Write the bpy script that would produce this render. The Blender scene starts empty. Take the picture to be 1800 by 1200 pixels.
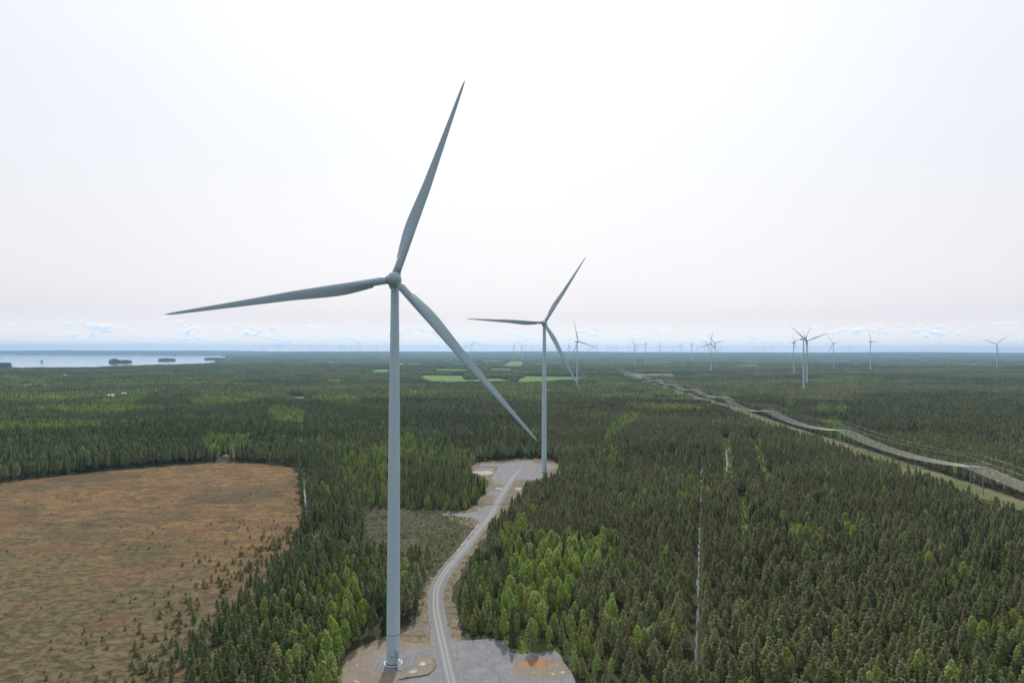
import bpy, math, random
import numpy as np
from mathutils import Matrix, Vector

SC = bpy.context.scene
COL = SC.collection
R = math.radians

# ------------------------------------------------------------------ camera
CAM_H = 101.3
PITCH = math.atan(17.5 / 1200)
ROLL = R(0.13)
cd = bpy.data.cameras.new("camera")
cam = bpy.data.objects.new("camera", cd)
COL.objects.link(cam)
SC.camera = cam
cd.sensor_width = 36.0
cd.lens = 24.0
cd.clip_start = 0.5
cd.clip_end = 120000.0
_F = np.array([0, math.cos(PITCH), math.sin(PITCH)])
_U0 = np.array([0, -math.sin(PITCH), math.cos(PITCH)])
_R0 = np.array([1.0, 0, 0])
_RR = math.cos(ROLL) * _R0 + math.sin(ROLL) * _U0
_UU = -math.sin(ROLL) * _R0 + math.cos(ROLL) * _U0
m = Matrix(((_RR[0], _UU[0], -_F[0], 0), (_RR[1], _UU[1], -_F[1], 0), (_RR[2], _UU[2], -_F[2], CAM_H), (0, 0, 0, 1)))
cam.matrix_world = m

# ------------------------------------------------------------------ sun and sky
SUN_EL = 47.0
sun_dir = Vector((0.0, math.cos(R(SUN_EL)), math.sin(R(SUN_EL))))      # towards the sun, straight ahead (+y)
sl = bpy.data.lights.new("sun", 'SUN')
sl.energy = 3.0
sl.angle = R(0.6)
sl.color = (1.0, 0.955, 0.88)
so = bpy.data.objects.new("sun", sl)
so.rotation_euler = sun_dir.to_track_quat('Z', 'Y').to_euler()
so.location = (0, 0, 600)
COL.objects.link(so)

W = bpy.data.worlds.new("World")
SC.world = W
W.use_nodes = True
nt = W.node_tree
nt.nodes.clear()


class NG:
    """tiny helper to write node maths"""
    def __init__(s, tree): s.t = tree
    def n(s, typ, **kw):
        nd = s.t.nodes.new(typ)
        for k, v in kw.items(): setattr(nd, k, v)
        return nd
    def put(s, sock, v):
        if v is None: return
        if hasattr(v, 'is_output') or isinstance(v, bpy.types.NodeSocket): s.t.links.new(v, sock)
        else: sock.default_value = v
    def m(s, op, a, b=None, c=None, clamp=False):
        nd = s.n('ShaderNodeMath', operation=op); nd.use_clamp = clamp
        s.put(nd.inputs[0], a)
        if b is not None: s.put(nd.inputs[1], b)
        if c is not None: s.put(nd.inputs[2], c)
        return nd.outputs[0]
    def vm(s, op, a, b=None):
        nd = s.n('ShaderNodeVectorMath', operation=op)
        s.put(nd.inputs[0], a)
        if b is not None: s.put(nd.inputs[1], b)
        return nd.outputs['Value'] if op == 'DOT_PRODUCT' else nd.outputs[0]
    def mix(s, f, a, b, mode='MIX'):
        nd = s.n('ShaderNodeMix', data_type='RGBA', blend_type=mode)
        s.put(nd.inputs[0], f); s.put(nd.inputs[6], a); s.put(nd.inputs[7], b)
        return nd.outputs[2]
    def rng(s, v, a, b, c=0.0, d=1.0, smooth=True):
        nd = s.n('ShaderNodeMapRange')
        nd.interpolation_type = 'SMOOTHSTEP' if smooth else 'LINEAR'
        s.put(nd.inputs[0], v)
        for i, q in zip((1, 2, 3, 4), (a, b, c, d)): nd.inputs[i].default_value = q
        return nd.outputs[0]
    def noise(s, vec, scale, detail=4, rough=0.55, dist=0.0, out=0):
        nd = s.n('ShaderNodeTexNoise')
        s.put(nd.inputs['Vector'], vec)
        nd.inputs['Scale'].default_value = scale
        nd.inputs['Detail'].default_value = detail
        nd.inputs['Roughness'].default_value = rough
        nd.inputs['Distortion'].default_value = dist
        return nd.outputs[out]
    def mapv(s, vec, scale=(1, 1, 1), loc=(0, 0, 0), rot=(0, 0, 0)):
        nd = s.n('ShaderNodeMapping')
        s.put(nd.inputs[0], vec)
        nd.inputs[1].default_value = loc; nd.inputs[2].default_value = rot; nd.inputs[3].default_value = scale
        return nd.outputs[0]


g = NG(nt)
sky = g.n('ShaderNodeTexSky', sky_type='NISHITA')
sky.sun_disc = False
sky.sun_elevation = R(SUN_EL)
sky.sun_rotation = 0.0
sky.air_density = 1.2
sky.dust_density = 4.0
sky.ozone_density = 1.0
tc = g.n('ShaderNodeTexCoord')
dirv = g.vm('NORMALIZE', tc.outputs['Generated'])
sep = g.n('ShaderNodeSeparateXYZ'); g.put(sep.inputs[0], dirv)
cosang = g.vm('DOT_PRODUCT', dirv, tuple(sun_dir))
glow = g.m('POWER', g.m('MULTIPLY_ADD', cosang, 0.5, 0.5, clamp=True), 1.8)
el = sep.outputs[2]
# thin high veil of cloud over the whole sky, brightest round the sun
veil_col = g.mix(g.rng(el, 0.02, 0.30), (1.03, 0.99, 1.03, 1), (0.95, 0.965, 1.0, 1))
veil_low = g.mix(g.rng(el, -0.005, 0.055), (1.55, 1.46, 1.32, 1), veil_col)
veil_low = g.mix(g.rng(cosang, -0.4, 0.45, 1.0, 0.0), veil_low, (0.66, 0.85, 1.0, 1))   # bluer away from the sun
streak = g.noise(g.mapv(dirv, (1, 1, 3.0)), 2.2, 4, 0.5)
veil_l = g.m('MULTIPLY', g.m('MULTIPLY_ADD', glow, 4.3, 6.7), g.m('MULTIPLY_ADD', streak, 0.10, 0.95))
veil = g.vm('SCALE', veil_low); nt.nodes[-1].name = "veil_scale"
vs = [x for x in nt.nodes if x.name == "veil_scale"][0]
g.put(vs.inputs['Scale'], veil_l)
base = g.mix(0.82, sky.outputs[0], vs.outputs[0])
# small fair weather cumulus low over the horizon
az = g.m('ARCTAN2', sep.outputs[0], sep.outputs[1])
def cloudnoise(dz):
    comb = g.n('ShaderNodeCombineXYZ')
    g.put(comb.inputs[0], g.m('MULTIPLY', az, 21.0))
    g.put(comb.inputs[1], g.m('MULTIPLY', g.m('ADD', el, dz), 58.0))
    big = g.noise(comb.outputs[0], 0.9, 2, 0.5)
    fine = g.noise(comb.outputs[0], 3.6, 6, 0.62)
    return g.m('ADD', g.m('MULTIPLY', big, 0.55), g.m('MULTIPLY', fine, 0.45))
c0 = cloudnoise(0.0)
c1 = cloudnoise(0.0035)
band = g.m('MULTIPLY', g.rng(el, -0.004, 0.010), g.rng(el, 0.022, 0.056, 1.0, 0.0))
thr = g.m('SUBTRACT', g.m('MULTIPLY_ADD', g.rng(az, -0.25, 0.35), 0.015, 0.612), g.m('MULTIPLY', band, 0.09))
cm = g.m('MULTIPLY', g.rng(g.m('SUBTRACT', c0, thr), 0.0, 0.035), band)
lit = g.rng(g.m('SUBTRACT', c0, c1), -0.012, 0.035)
ccol = g.mix(lit, (6.8, 8.4, 10.4, 1), (11.5, 11.5, 11.6, 1))
allsky = g.mix(g.m('MULTIPLY', cm, 0.75), base, ccol)
bg = g.n('ShaderNodeBackground')
g.put(bg.inputs[0], allsky)
bg.inputs[1].default_value = 0.1
ow = g.n('ShaderNodeOutputWorld')
nt.links.new(bg.outputs[0], ow.inputs[0])

SC.view_settings.view_transform = 'Standard'
SC.view_settings.look = 'None'
SC.view_settings.exposure = 0.0
SC.view_settings.gamma = 1.0
SC.render.engine = 'CYCLES'
cy = SC.cycles
cy.use_denoising = True
try:
    cy.denoiser = 'OPENIMAGEDENOISE'
    cy.denoising_input_passes = 'RGB_ALBEDO_NORMAL'
except Exception:
    pass
cy.max_bounces = 8
cy.diffuse_bounces = 6
cy.glossy_bounces = 2
cy.transmission_bounces = 6
cy.volume_bounces = 1
cy.transparent_max_bounces = 4
cy.use_adaptive_sampling = False
cy.adaptive_threshold = 0.01
cy.sample_clamp_indirect = 4.0
SC.render.use_persistent_data = False

# ------------------------------------------------------------------ helpers
def proj(P):
    """photo pixels (1800 x 1200) of world points"""
    P = np.asarray(P, float)
    q = P - np.array([0, 0, CAM_H])
    d = q @ _F
    d = np.where(d < 1e-3, 1e-3, d)
    return np.stack([900 + 1200 * (q @ _RR) / d, 600 - 1200 * (q @ _UU) / d], -1)


def at(px, py, z=0.0):
    """world point at height z that shows at pixel px, py"""
    v = _F + _RR * ((px - 900) / 1200) + _UU * ((600 - py) / 1200)
    t = (z - CAM_H) / v[2]
    return np.array([v[0] * t, v[1] * t, z])


def at_depth(px, py, depth):
    v = _F + _RR * ((px - 900) / 1200) + _UU * ((600 - py) / 1200)
    t = depth / v[1]
    return np.array([v[0] * t, depth, CAM_H + v[2] * t])


def sst(x, a, b):
    t = np.clip((x - a) / (b - a), 0, 1)
    return t * t * (3 - 2 * t)


def terrain(x, y):
    """flat near land that climbs slowly to a low far plateau"""
    x = np.asarray(x, float); y = np.asarray(y, float)
    q = x / np.maximum(y, 1.0)
    land = sst(q, -0.42, -0.30)
    a = sst(y, 8500, 20000) * land + sst(y, 16800, 21000) * (1 - land)
    bump = 10 * np.sin(x / 1900.0 + 1.3) * np.sin(y / 2600.0) + 6 * np.sin(x / 830.0)
    return a * (80.0 + bump)


def inpoly(px, py, poly):
    poly = np.asarray(poly, float)
    inside = np.zeros(np.shape(px), bool)
    j = len(poly) - 1
    for i in range(len(poly)):
        xi, yi = poly[i]; xj, yj = poly[j]
        if yi != yj:
            c = ((yi > py) != (yj > py)) & (px < (xj - xi) * (py - yi) / (yj - yi) + xi)
            inside ^= c
        j = i
    return inside


_rs = np.random.RandomState(5)
_tab = _rs.rand(256, 256)
def vnoise(x, y, s, seed=0):
    x = np.asarray(x) / s + seed * 17.31; y = np.asarray(y) / s + seed * 7.77
    xi = np.floor(x).astype(int); yi = np.floor(y).astype(int)
    fx = x - xi; fy = y - yi
    fx = fx * fx * (3 - 2 * fx); fy = fy * fy * (3 - 2 * fy)
    t = lambda a, b: _tab[a % 256, b % 256]
    return (t(xi, yi) * (1 - fx) + t(xi + 1, yi) * fx) * (1 - fy) + (t(xi, yi + 1) * (1 - fx) + t(xi + 1, yi + 1) * fx) * fy
def fnoise(x, y, s, seed=0):
    return 0.55 * vnoise(x, y, s, seed) + 0.3 * vnoise(x, y, s / 2.3, seed + 3) + 0.15 * vnoise(x, y, s / 5.1, seed + 5)


def tag(o, label=None, cat=None, group=None, kind=None):
    if label: o['label'] = label
    if cat: o['category'] = cat
    if group: o['group'] = group
    if kind: o['kind'] = kind
    return o


def link(o, parent=None):
    COL.objects.link(o)
    if parent is not None: o.parent = parent
    return o


def empty(name, loc, rz=0.0):
    o = bpy.data.objects.new(name, None)
    o.location = loc; o.rotation_euler = (0, 0, rz)
    o.empty_display_size = 1.0
    return link(o)


class MB:
    """collects shapes and builds them as one mesh"""
    def __init__(s): s.v = []; s.f = []; s.m = []; s.sm = []
    def add(s, vs, fs, mi=0, smooth=False):
        b = len(s.v)
        s.v += [tuple(map(float, p)) for p in vs]
        s.f += [tuple(b + i for i in f) for f in fs]
        s.m += [mi] * len(fs); s.sm += [smooth] * len(fs)
    def box(s, c, size, rz=0.0, mi=0, rot=None):
        M = rot if rot is not None else Matrix.Rotation(rz, 3, 'Z')
        hx, hy, hz = size[0] / 2, size[1] / 2, size[2] / 2
        vs = []
        for dz in (-hz, hz):
            for dx, dy in ((-hx, -hy), (hx, -hy), (hx, hy), (-hx, hy)):
                p = M @ Vector((dx, dy, dz)); vs.append((c[0] + p.x, c[1] + p.y, c[2] + p.z))
        s.add(vs, [(3, 2, 1, 0), (4, 5, 6, 7), (0, 1, 5, 4), (1, 2, 6, 5), (2, 3, 7, 6), (3, 0, 4, 7)], mi)
    def tube(s, pts, rad, n=8, mi=0, cap=True):
        pts = [Vector(p) for p in pts]
        rads = rad if hasattr(rad, '__len__') else [rad] * len(pts)
        vs = []
        for i, p in enumerate(pts):
            d = (pts[min(i + 1, len(pts) - 1)] - pts[max(i - 1, 0)]).normalized()
            a = d.cross(Vector((0, 0, 1)))
            if a.length < 1e-3: a = Vector((1, 0, 0))
            a.normalize(); b = d.cross(a)
            for k in range(n):
                t = 2 * math.pi * k / n
                vs.append(p + (a * math.cos(t) + b * math.sin(t)) * rads[i])
        fs = []
        for i in range(len(pts) - 1):
            for k in range(n):
                k2 = (k + 1) % n
                fs.append((i * n + k, i * n + k2, (i + 1) * n + k2, (i + 1) * n + k))
        s.add(vs, fs, mi, True)
        if cap:
            s.add([vs[k] for k in range(n)], [tuple(range(n))], mi)
            s.add([vs[(len(pts) - 1) * n + k] for k in range(n)], [tuple(range(n))], mi)
    def lathe(s, prof, n=32, mi=0, smooth=True, c=(0, 0, 0)):
        vs = []
        for r, z in prof:
            for k in range(n):
                t = 2 * math.pi * k / n
                vs.append((c[0] + r * math.cos(t), c[1] + r * math.sin(t), c[2] + z))
        fs = []
        for i in range(len(prof) - 1):
            for k in range(n):
                k2 = (k + 1) % n
                fs.append((i * n + k, i * n + k2, (i + 1) * n + k2, (i + 1) * n + k))
        s.add(vs, fs, mi, smooth)
    def mesh(s, name, mats):
        me = bpy.data.meshes.new(name)
        me.from_pydata(s.v, [], s.f)
        for mt in (mats if isinstance(mats, (list, tuple)) else [mats]): me.materials.append(mt)
        me.polygons.foreach_set('material_index', s.m)
        me.polygons.foreach_set('use_smooth', s.sm)
        me.update()
        return me
    def build(s, name, mats, parent=None):
        o = bpy.data.objects.new(name, s.mesh(name, mats))
        return link(o, parent)


# ------------------------------------------------------------------ materials
def newmat(name):
    mt = bpy.data.materials.new(name); mt.use_nodes = True
    t = mt.node_tree; t.nodes.clear()
    G = NG(t)
    o = G.n('ShaderNodeOutputMaterial')
    return mt, G, o


def pmat(name, col, rough=0.8, metal=0.0, var=0.12, scale=0.5, bump=0.0):
    mt, G, o = newmat(name)
    b = G.n('ShaderNodeBsdfPrincipled')
    pos = G.n('ShaderNodeTexCoord').outputs['Object']
    n = G.noise(pos, scale, 5, 0.6)
    k = G.m('MULTIPLY_ADD', n, 2 * var, 1 - var)
    c = G.vm('SCALE', tuple(col[:3])); nd = G.t.nodes[-1]
    G.put(nd.inputs['Scale'], k)
    G.put(b.inputs['Base Color'], nd.outputs[0])
    b.inputs['Roughness'].default_value = rough
    b.inputs['Metallic'].default_value = metal
    if bump:
        bp = G.n('ShaderNodeBump'); bp.inputs['Strength'].default_value = bump; bp.inputs['Distance'].default_value = 0.3
        G.put(bp.inputs['Height'], n); G.put(b.inputs['Normal'], bp.outputs[0])
    G.t.links.new(b.outputs[0], o.inputs[0])
    return mt


def foliage_mat():
    mt, G, o = newmat("foliage")
    a = G.n('ShaderNodeVertexColor'); a.layer_name = 'col'
    oi = G.n('ShaderNodeObjectInfo')
    hs = G.n('ShaderNodeHueSaturation')
    G.put(hs.inputs['Hue'], G.m('MULTIPLY_ADD', oi.outputs['Random'], 0.045, 0.4775))
    r2 = G.m('FRACT', G.m('MULTIPLY', oi.outputs['Random'], 37.17))
    stand = G.rng(G.noise(G.mapv(oi.outputs['Location'], (0.6, 1, 0)), 0.006, 4, 0.6), 0.30, 0.70, 0.80, 1.20)      # stands of slightly different leaf colour
    G.put(hs.inputs['Value'], G.m('MULTIPLY', stand, G.m('MULTIPLY_ADD', r2, 0.36, 0.82)))
    G.put(hs.inputs['Saturation'], G.m('MULTIPLY_ADD', G.m('FRACT', G.m('MULTIPLY', oi.outputs['Random'], 91.7)), 0.25, 0.88))
    G.put(hs.inputs['Color'], a.outputs[0])
    d = G.n('ShaderNodeBsdfDiffuse'); t = G.n('ShaderNodeBsdfTranslucent')
    G.put(d.inputs[0], hs.outputs[0]); G.put(t.inputs[0], hs.outputs[0])
    mx = G.n('ShaderNodeMixShader'); mx.inputs[0].default_value = 0.45
    G.t.links.new(d.outputs[0], mx.inputs[1]); G.t.links.new(t.outputs[0], mx.inputs[2])
    G.t.links.new(mx.outputs[0], o.inputs[0])
    return mt


def bark_mat():
    mt, G, o = newmat("bark")
    a = G.n('ShaderNodeVertexColor'); a.layer_name = 'col'
    b = G.n('ShaderNodeBsdfPrincipled')
    n = G.noise(G.n('ShaderNodeTexCoord').outputs['Object'], 3.0, 3)
    c = G.mix(1.0, a.outputs[0], G.mix(n, (0.55, 0.55, 0.55, 1), (1.25, 1.25, 1.25, 1)), 'MULTIPLY')
    G.put(b.inputs['Base Color'], c); b.inputs['Roughness'].default_value = 0.9
    G.t.links.new(b.outputs[0], o.inputs[0])
    return mt


def paint_mat(name="turbine_paint", col=(0.45, 0.54, 0.59)):
    mt, G, o = newmat(name)
    b = G.n('ShaderNodeBsdfPrincipled')
    pos = G.n('ShaderNodeTexCoord').outputs['Object']
    n = G.noise(G.mapv(pos, (1.2, 1.2, 0.06)), 1.0, 5, 0.6)
    n2 = G.noise(pos, 0.12, 3, 0.5)
    c = G.mix(G.m('MULTIPLY', G.rng(n, 0.45, 0.75), 0.30), tuple(col) + (1,), (col[0] * .72, col[1] * .72, col[2] * .70, 1))
    c = G.mix(G.m('MULTIPLY', n2, 0.25), c, (col[0] * 1.05, col[1] * 1.04, col[2] * 1.0, 1))
    G.put(b.inputs['Base Color'], c)
    G.put(b.inputs['Roughness'], G.m('MULTIPLY_ADD', n, 0.25, 0.28))
    G.t.links.new(b.outputs[0], o.inputs[0])
    return mt


def xyz(G, sx=1, sy=1, sz=1):
    return G.mapv(G.n('ShaderNodeNewGeometry').outputs['Position'], (sx, sy, sz))


def ground_mat():
    mt, G, o = newmat("forest_floor")
    b = G.n('ShaderNodeBsdfPrincipled')
    p = xyz(G)
    a = G.noise(p, 0.02, 5, 0.6); f = G.noise(p, 0.6, 5, 0.65)
    c = G.mix(G.rng(a, 0.35, 0.65), (0.042, 0.050, 0.024, 1), (0.060, 0.058, 0.032, 1))
    c = G.mix(G.m('MULTIPLY', G.rng(f, 0.5, 0.72), 0.7), c, (0.085, 0.068, 0.040, 1))
    G.put(b.inputs['Base Color'], c); b.inputs['Roughness'].default_value = 1.0
    b.inputs['Specular IOR Level'].default_value = 0.1
    bp = G.n('ShaderNodeBump'); bp.inputs['Strength'].default_value = 0.8; bp.inputs['Distance'].default_value = 0.4
    G.put(bp.inputs['Height'], f); G.put(b.inputs['Normal'], bp.outputs[0])
    G.t.links.new(b.outputs[0], o.inputs[0])
    return mt


def bog_mat():
    mt, G, o = newmat("bog_surface")
    b = G.n('ShaderNodeBsdfPrincipled')
    p = xyz(G)
    rot = G.mapv(G.n('ShaderNodeNewGeometry').outputs['Position'], (0.7, 1, 1), rot=(0, 0, R(-12)))
    big = G.noise(rot, 0.014, 4, 0.55, 0.4)
    mid = G.noise(rot, 0.11, 5, 0.65, 0.8)
    mott = G.noise(G.mapv(rot, (1.3, 1, 1), (9, 4, 0)), 0.28, 5, 0.7, 0.5)
    fine = G.noise(p, 0.9, 5, 0.72)
    c = G.mix(G.rng(mid, 0.36, 0.66), (0.150, 0.102, 0.056, 1), (0.300, 0.178, 0.076, 1))
    c = G.mix(G.m('MULTIPLY', G.rng(mott, 0.46, 0.66), 0.72), c, (0.090, 0.072, 0.042, 1))
    c = G.mix(G.m('MULTIPLY', G.rng(fine, 0.48, 0.64), 0.62), c, (0.056, 0.048, 0.030, 1))
    c = G.mix(G.m('MULTIPLY', G.rng(big, 0.49, 0.62), 0.65), c, (0.085, 0.076, 0.044, 1))
    for sc_, lo_, seed_ in ((0.022, 0.012, 0), (0.05, 0.014, 40)):
        ln = G.m('ABSOLUTE', G.m('SUBTRACT', G.noise(G.mapv(rot, (0.8, 1.5, 1), (seed_, 3, 0)), sc_, 3, 0.55, 0.8), 0.5))
        c = G.mix(G.m('MULTIPLY', G.rng(ln, lo_ * 0.3, lo_, 1.0, 0.0), G.m('MULTIPLY', G.rng(fine, 0.35, 0.55), 0.8)), c, (0.055, 0.052, 0.030, 1))
    # the near edge towards the woods is grassier and paler
    sepn = G.n('ShaderNodeSeparateXYZ'); G.put(sepn.inputs[0], p)
    near = G.m('MULTIPLY_ADD', sepn.outputs[0], 0.45, sepn.outputs[1])
    near = G.m('ADD', near, G.m('MULTIPLY', G.m('SUBTRACT', mid, 0.5), 160.0))
    nf = G.rng(near, 170.0, 340.0, 1.0, 0.0)
    gcol = G.mix(G.rng(mott, 0.38, 0.60), (0.190, 0.150, 0.092, 1), (0.074, 0.070, 0.034, 1))
    c = G.mix(G.m('MULTIPLY', nf, 0.82), c, gcol)
    red = G.noise(rot, 0.03, 3, 0.5)
    c = G.mix(G.m('MULTIPLY', G.rng(red, 0.55, 0.7), 0.35), c, (0.20, 0.092, 0.052, 1))
    G.put(b.inputs['Base Color'], c); b.inputs['Roughness'].default_value = 1.0
    b.inputs['Specular IOR Level'].default_value = 0.1
    bp = G.n('ShaderNodeBump'); bp.inputs['Strength'].default_value = 1.0; bp.inputs['Distance'].default_value = 0.9
    G.put(bp.inputs['Height'], G.m('ADD', fine, G.m('MULTIPLY', mid, 1.5))); G.put(b.inputs['Normal'], bp.outputs[0])
    G.t.links.new(b.outputs[0], o.inputs[0])
    return mt


def gravel_mat(name, c1, c2, c3, s=0.25):
    mt, G, o = newmat(name)
    b = G.n('ShaderNodeBsdfPrincipled')
    p = xyz(G)
    a = G.noise(p, s, 4, 0.6, 0.8); f = G.noise(p, 3.5, 4, 0.8); st = G.noise(G.mapv(p, (1.6, 0.25, 1)), s * 1.4, 4, 0.6, 1.5)
    c = G.mix(G.rng(a, 0.38, 0.64), c1 + (1,), c2 + (1,))
    c = G.mix(G.m('MULTIPLY', G.rng(f, 0.52, 0.72), 0.6), c, c3 + (1,))
    c = G.mix(G.m('MULTIPLY', G.rng(st, 0.50, 0.64), 0.5), c, tuple(x * 0.72 for x in c1) + (1,))
    G.put(b.inputs['Base Color'], c); b.inputs['Roughness'].default_value = 0.95
    b.inputs['Specular IOR Level'].default_value = 0.2
    bp = G.n('ShaderNodeBump'); bp.inputs['Strength'].default_value = 0.5; bp.inputs['Distance'].default_value = 0.12
    G.put(bp.inputs['Height'], f); G.put(b.inputs['Normal'], bp.outputs[0])
    G.t.links.new(b.outputs[0], o.inputs[0])
    return mt


def verge_mat():
    mt, G, o = newmat("sandy_verge")
    b = G.n('ShaderNodeBsdfPrincipled')
    p = xyz(G)
    a = G.noise(p, 0.16, 5, 0.6, 0.5); f = G.noise(p, 1.5, 5, 0.7)
    gr = G.noise(G.mapv(p, (1, 1, 1), (31, 7, 0)), 0.3, 5, 0.65)
    c = G.mix(G.rng(a, 0.35, 0.65), (0.225, 0.170, 0.120, 1), (0.160, 0.130, 0.098, 1))
    c = G.mix(G.m('MULTIPLY', G.rng(f, 0.50, 0.72), 0.6), c, (0.110, 0.092, 0.062, 1))
    c = G.mix(G.m('MULTIPLY', G.rng(gr, 0.49, 0.60), 0.8), c, (0.075, 0.092, 0.032, 1))
    vo = G.n('ShaderNodeTexVoronoi'); G.put(vo.inputs['Vector'], p); vo.inputs['Scale'].default_value = 0.9
    st = G.m('LESS_THAN', vo.outputs['Distance'], 0.16)
    st = G.m('MULTIPLY', st, G.m('GREATER_THAN', G.noise(p, 0.25, 3), 0.47))
    c = G.mix(G.m('MULTIPLY', st, 0.8), c, (0.48, 0.46, 0.43, 1))
    G.put(b.inputs['Base Color'], c); b.inputs['Roughness'].default_value = 1.0
    b.inputs['Specular IOR Level'].default_value = 0.1
    bp = G.n('ShaderNodeBump'); bp.inputs['Strength'].default_value = 0.8; bp.inputs['Distance'].default_value = 0.25
    G.put(bp.inputs['Height'], f); G.put(b.inputs['Normal'], bp.outputs[0])
    G.t.links.new(b.outputs[0], o.inputs[0])
    return mt


def road_mat():
    """gravel road, paler where wheels run (UV x runs across the road)"""
    mt, G, o = newmat("gravel_road")
    b = G.n('ShaderNodeBsdfPrincipled')
    p = xyz(G)
    uv = G.n('ShaderNodeUVMap'); sx = G.n('ShaderNodeSeparateXYZ'); G.put(sx.inputs[0], uv.outputs[0])
    wob = G.m('MULTIPLY_ADD', G.noise(p, 0.12, 3), 0.07, -0.035)
    u = G.m('ADD', sx.outputs[0], wob)
    def track(c, w):
        return G.rng(G.m('ABSOLUTE', G.m('SUBTRACT', u, c)), w * 0.45, w, 1.0, 0.0)
    tr = G.m('MAXIMUM', track(0.33, 0.085), track(0.64, 0.085))
    mid = G.rng(G.m('ABSOLUTE', G.m('SUBTRACT', u, 0.49)), 0.25, 0.36, 1.0, 0.0)
    f = G.noise(p, 3.0, 4, 0.8)
    c = G.mix(G.rng(f, 0.3, 0.7), (0.150, 0.152, 0.158, 1), (0.205, 0.205, 0.208, 1))
    c = G.mix(G.m('MULTIPLY', mid, 0.45), c, (0.25, 0.248, 0.245, 1))
    c = G.mix(G.m('MULTIPLY', tr, G.m('MULTIPLY_ADD', G.noise(G.mapv(p, (1, 0.2, 1)), 0.5, 3), 0.8, 0.35)), c, (0.31, 0.305, 0.30, 1))
    G.put(b.inputs['Base Color'], c); b.inputs['Roughness'].default_value = 0.95
    b.inputs['Specular IOR Level'].default_value = 0.2
    G.t.links.new(b.outputs[0], o.inputs[0])
    return mt


def water_mat(name, rough=0.12, bump=0.25):
    mt, G, o = newmat(name)
    b = G.n('ShaderNodeBsdfPrincipled')
    p = xyz(G)
    b.inputs['Base Color'].default_value = (0.05, 0.07, 0.08, 1)
    b.inputs['Roughness'].default_value = rough
    b.inputs['IOR'].default_value = 1.333
    if bump:
        f = G.noise(p, 0.05, 5, 0.7)
        bp = G.n('ShaderNodeBump'); bp.inputs['Strength'].default_value = bump; bp.inputs['Distance'].default_value = 0.5
        G.put(bp.inputs['Height'], f); G.put(b.inputs['Normal'], bp.outputs[0])
    G.t.links.new(b.outputs[0], o.inputs[0])
    return mt


def flat_mat(name, c1, c2, s, sy=1.0, rough=1.0):
    mt, G, o = newmat(name)
    b = G.n('ShaderNodeBsdfPrincipled')
    p = xyz(G, 1, sy, 1)
    c = G.mix(G.rng(G.noise(p, s, 5, 0.62, 0.4), 0.38, 0.64), c1 + (1,), c2 + (1,))
    f = G.noise(p, s * 12, 4, 0.7)
    c = G.mix(1.0, c, G.mix(f, (0.7, 0.7, 0.7, 1), (1.3, 1.3, 1.3, 1)), 'MULTIPLY')
    G.put(b.inputs['Base Color'], c); b.inputs['Roughness'].default_value = rough
    b.inputs['Specular IOR Level'].default_value = 0.1
    G.t.links.new(b.outputs[0], o.inputs[0])
    return mt


FOL = foliage_mat(); BARK = bark_mat(); PAINT = paint_mat("tower_paint", (0.51, 0.61, 0.66)); PAINT_SHADED = paint_mat("rotor_paint_shaded", (0.41, 0.49, 0.53))  # blades and hub: turbine paint darkened, backlit shade put into the colour
M_DARK = pmat("dark_rubber", (0.03, 0.03, 0.035), 0.6)
M_STEEL = pmat("galvanised_steel", (0.55, 0.56, 0.57), 0.35, 0.6)
M_PYLON = pmat("weathered_steel", (0.26, 0.28, 0.29), 0.6, 0.3)
M_WIRE = pmat("aluminium_wire", (0.92, 0.90, 0.86), 0.4, 0.15, 0.03)
M_WIRE2 = pmat("steel_wire", (0.50, 0.50, 0.48), 0.45, 0.6, 0.03)
M_CONC = pmat("pale_concrete", (0.55, 0.55, 0.54), 0.8, 0, 0.12, 1.5)
M_GROUND = ground_mat(); M_BOG = bog_mat()
M_GRAVEL = gravel_mat("grey_gravel", (0.175, 0.178, 0.188), (0.215, 0.216, 0.222), (0.27, 0.27, 0.27))
M_VERGE = verge_mat(); M_ROAD = road_mat()
M_SAND = gravel_mat("sand", (0.235, 0.190, 0.145), (0.195, 0.165, 0.135), (0.34, 0.32, 0.29), 0.3)
M_ORANGE = gravel_mat("orange_sand", (0.33, 0.170, 0.085), (0.26, 0.155, 0.095), (0.34, 0.24, 0.16), 0.3)
M_PALE = gravel_mat("pale_rubble", (0.30, 0.25, 0.21), (0.48, 0.43, 0.40), (0.60, 0.56, 0.52), 0.35)
M_WATER = water_mat("lake_water", 0.06, 0.02); M_DITCH = water_mat("ditch_water", 0.05, 0.0)
M_FIELD = flat_mat("spring_crop", (0.085, 0.180, 0.034), (0.125, 0.215, 0.050), 0.008, 2.5)
M_MEADOW = flat_mat("meadow_grass", (0.085, 0.120, 0.036), (0.13, 0.16, 0.052), 0.02)
M_CUT = flat_mat("logged_ground", (0.048, 0.058, 0.030), (0.100, 0.084, 0.056), 0.2)
M_CORR = flat_mat("corridor_grass", (0.155, 0.150, 0.085), (0.095, 0.115, 0.042), 0.04, 0.5)
M_BARE = flat_mat("bare_peat", (0.15, 0.125, 0.10), (0.115, 0.10, 0.075), 0.01)
M_ROCK = pmat("stone", (0.42, 0.41, 0.39), 0.9, 0, 0.25, 1.0)
M_MOSS = flat_mat("moss_bank", (0.075, 0.105, 0.028), (0.12, 0.13, 0.045), 0.3)

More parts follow.
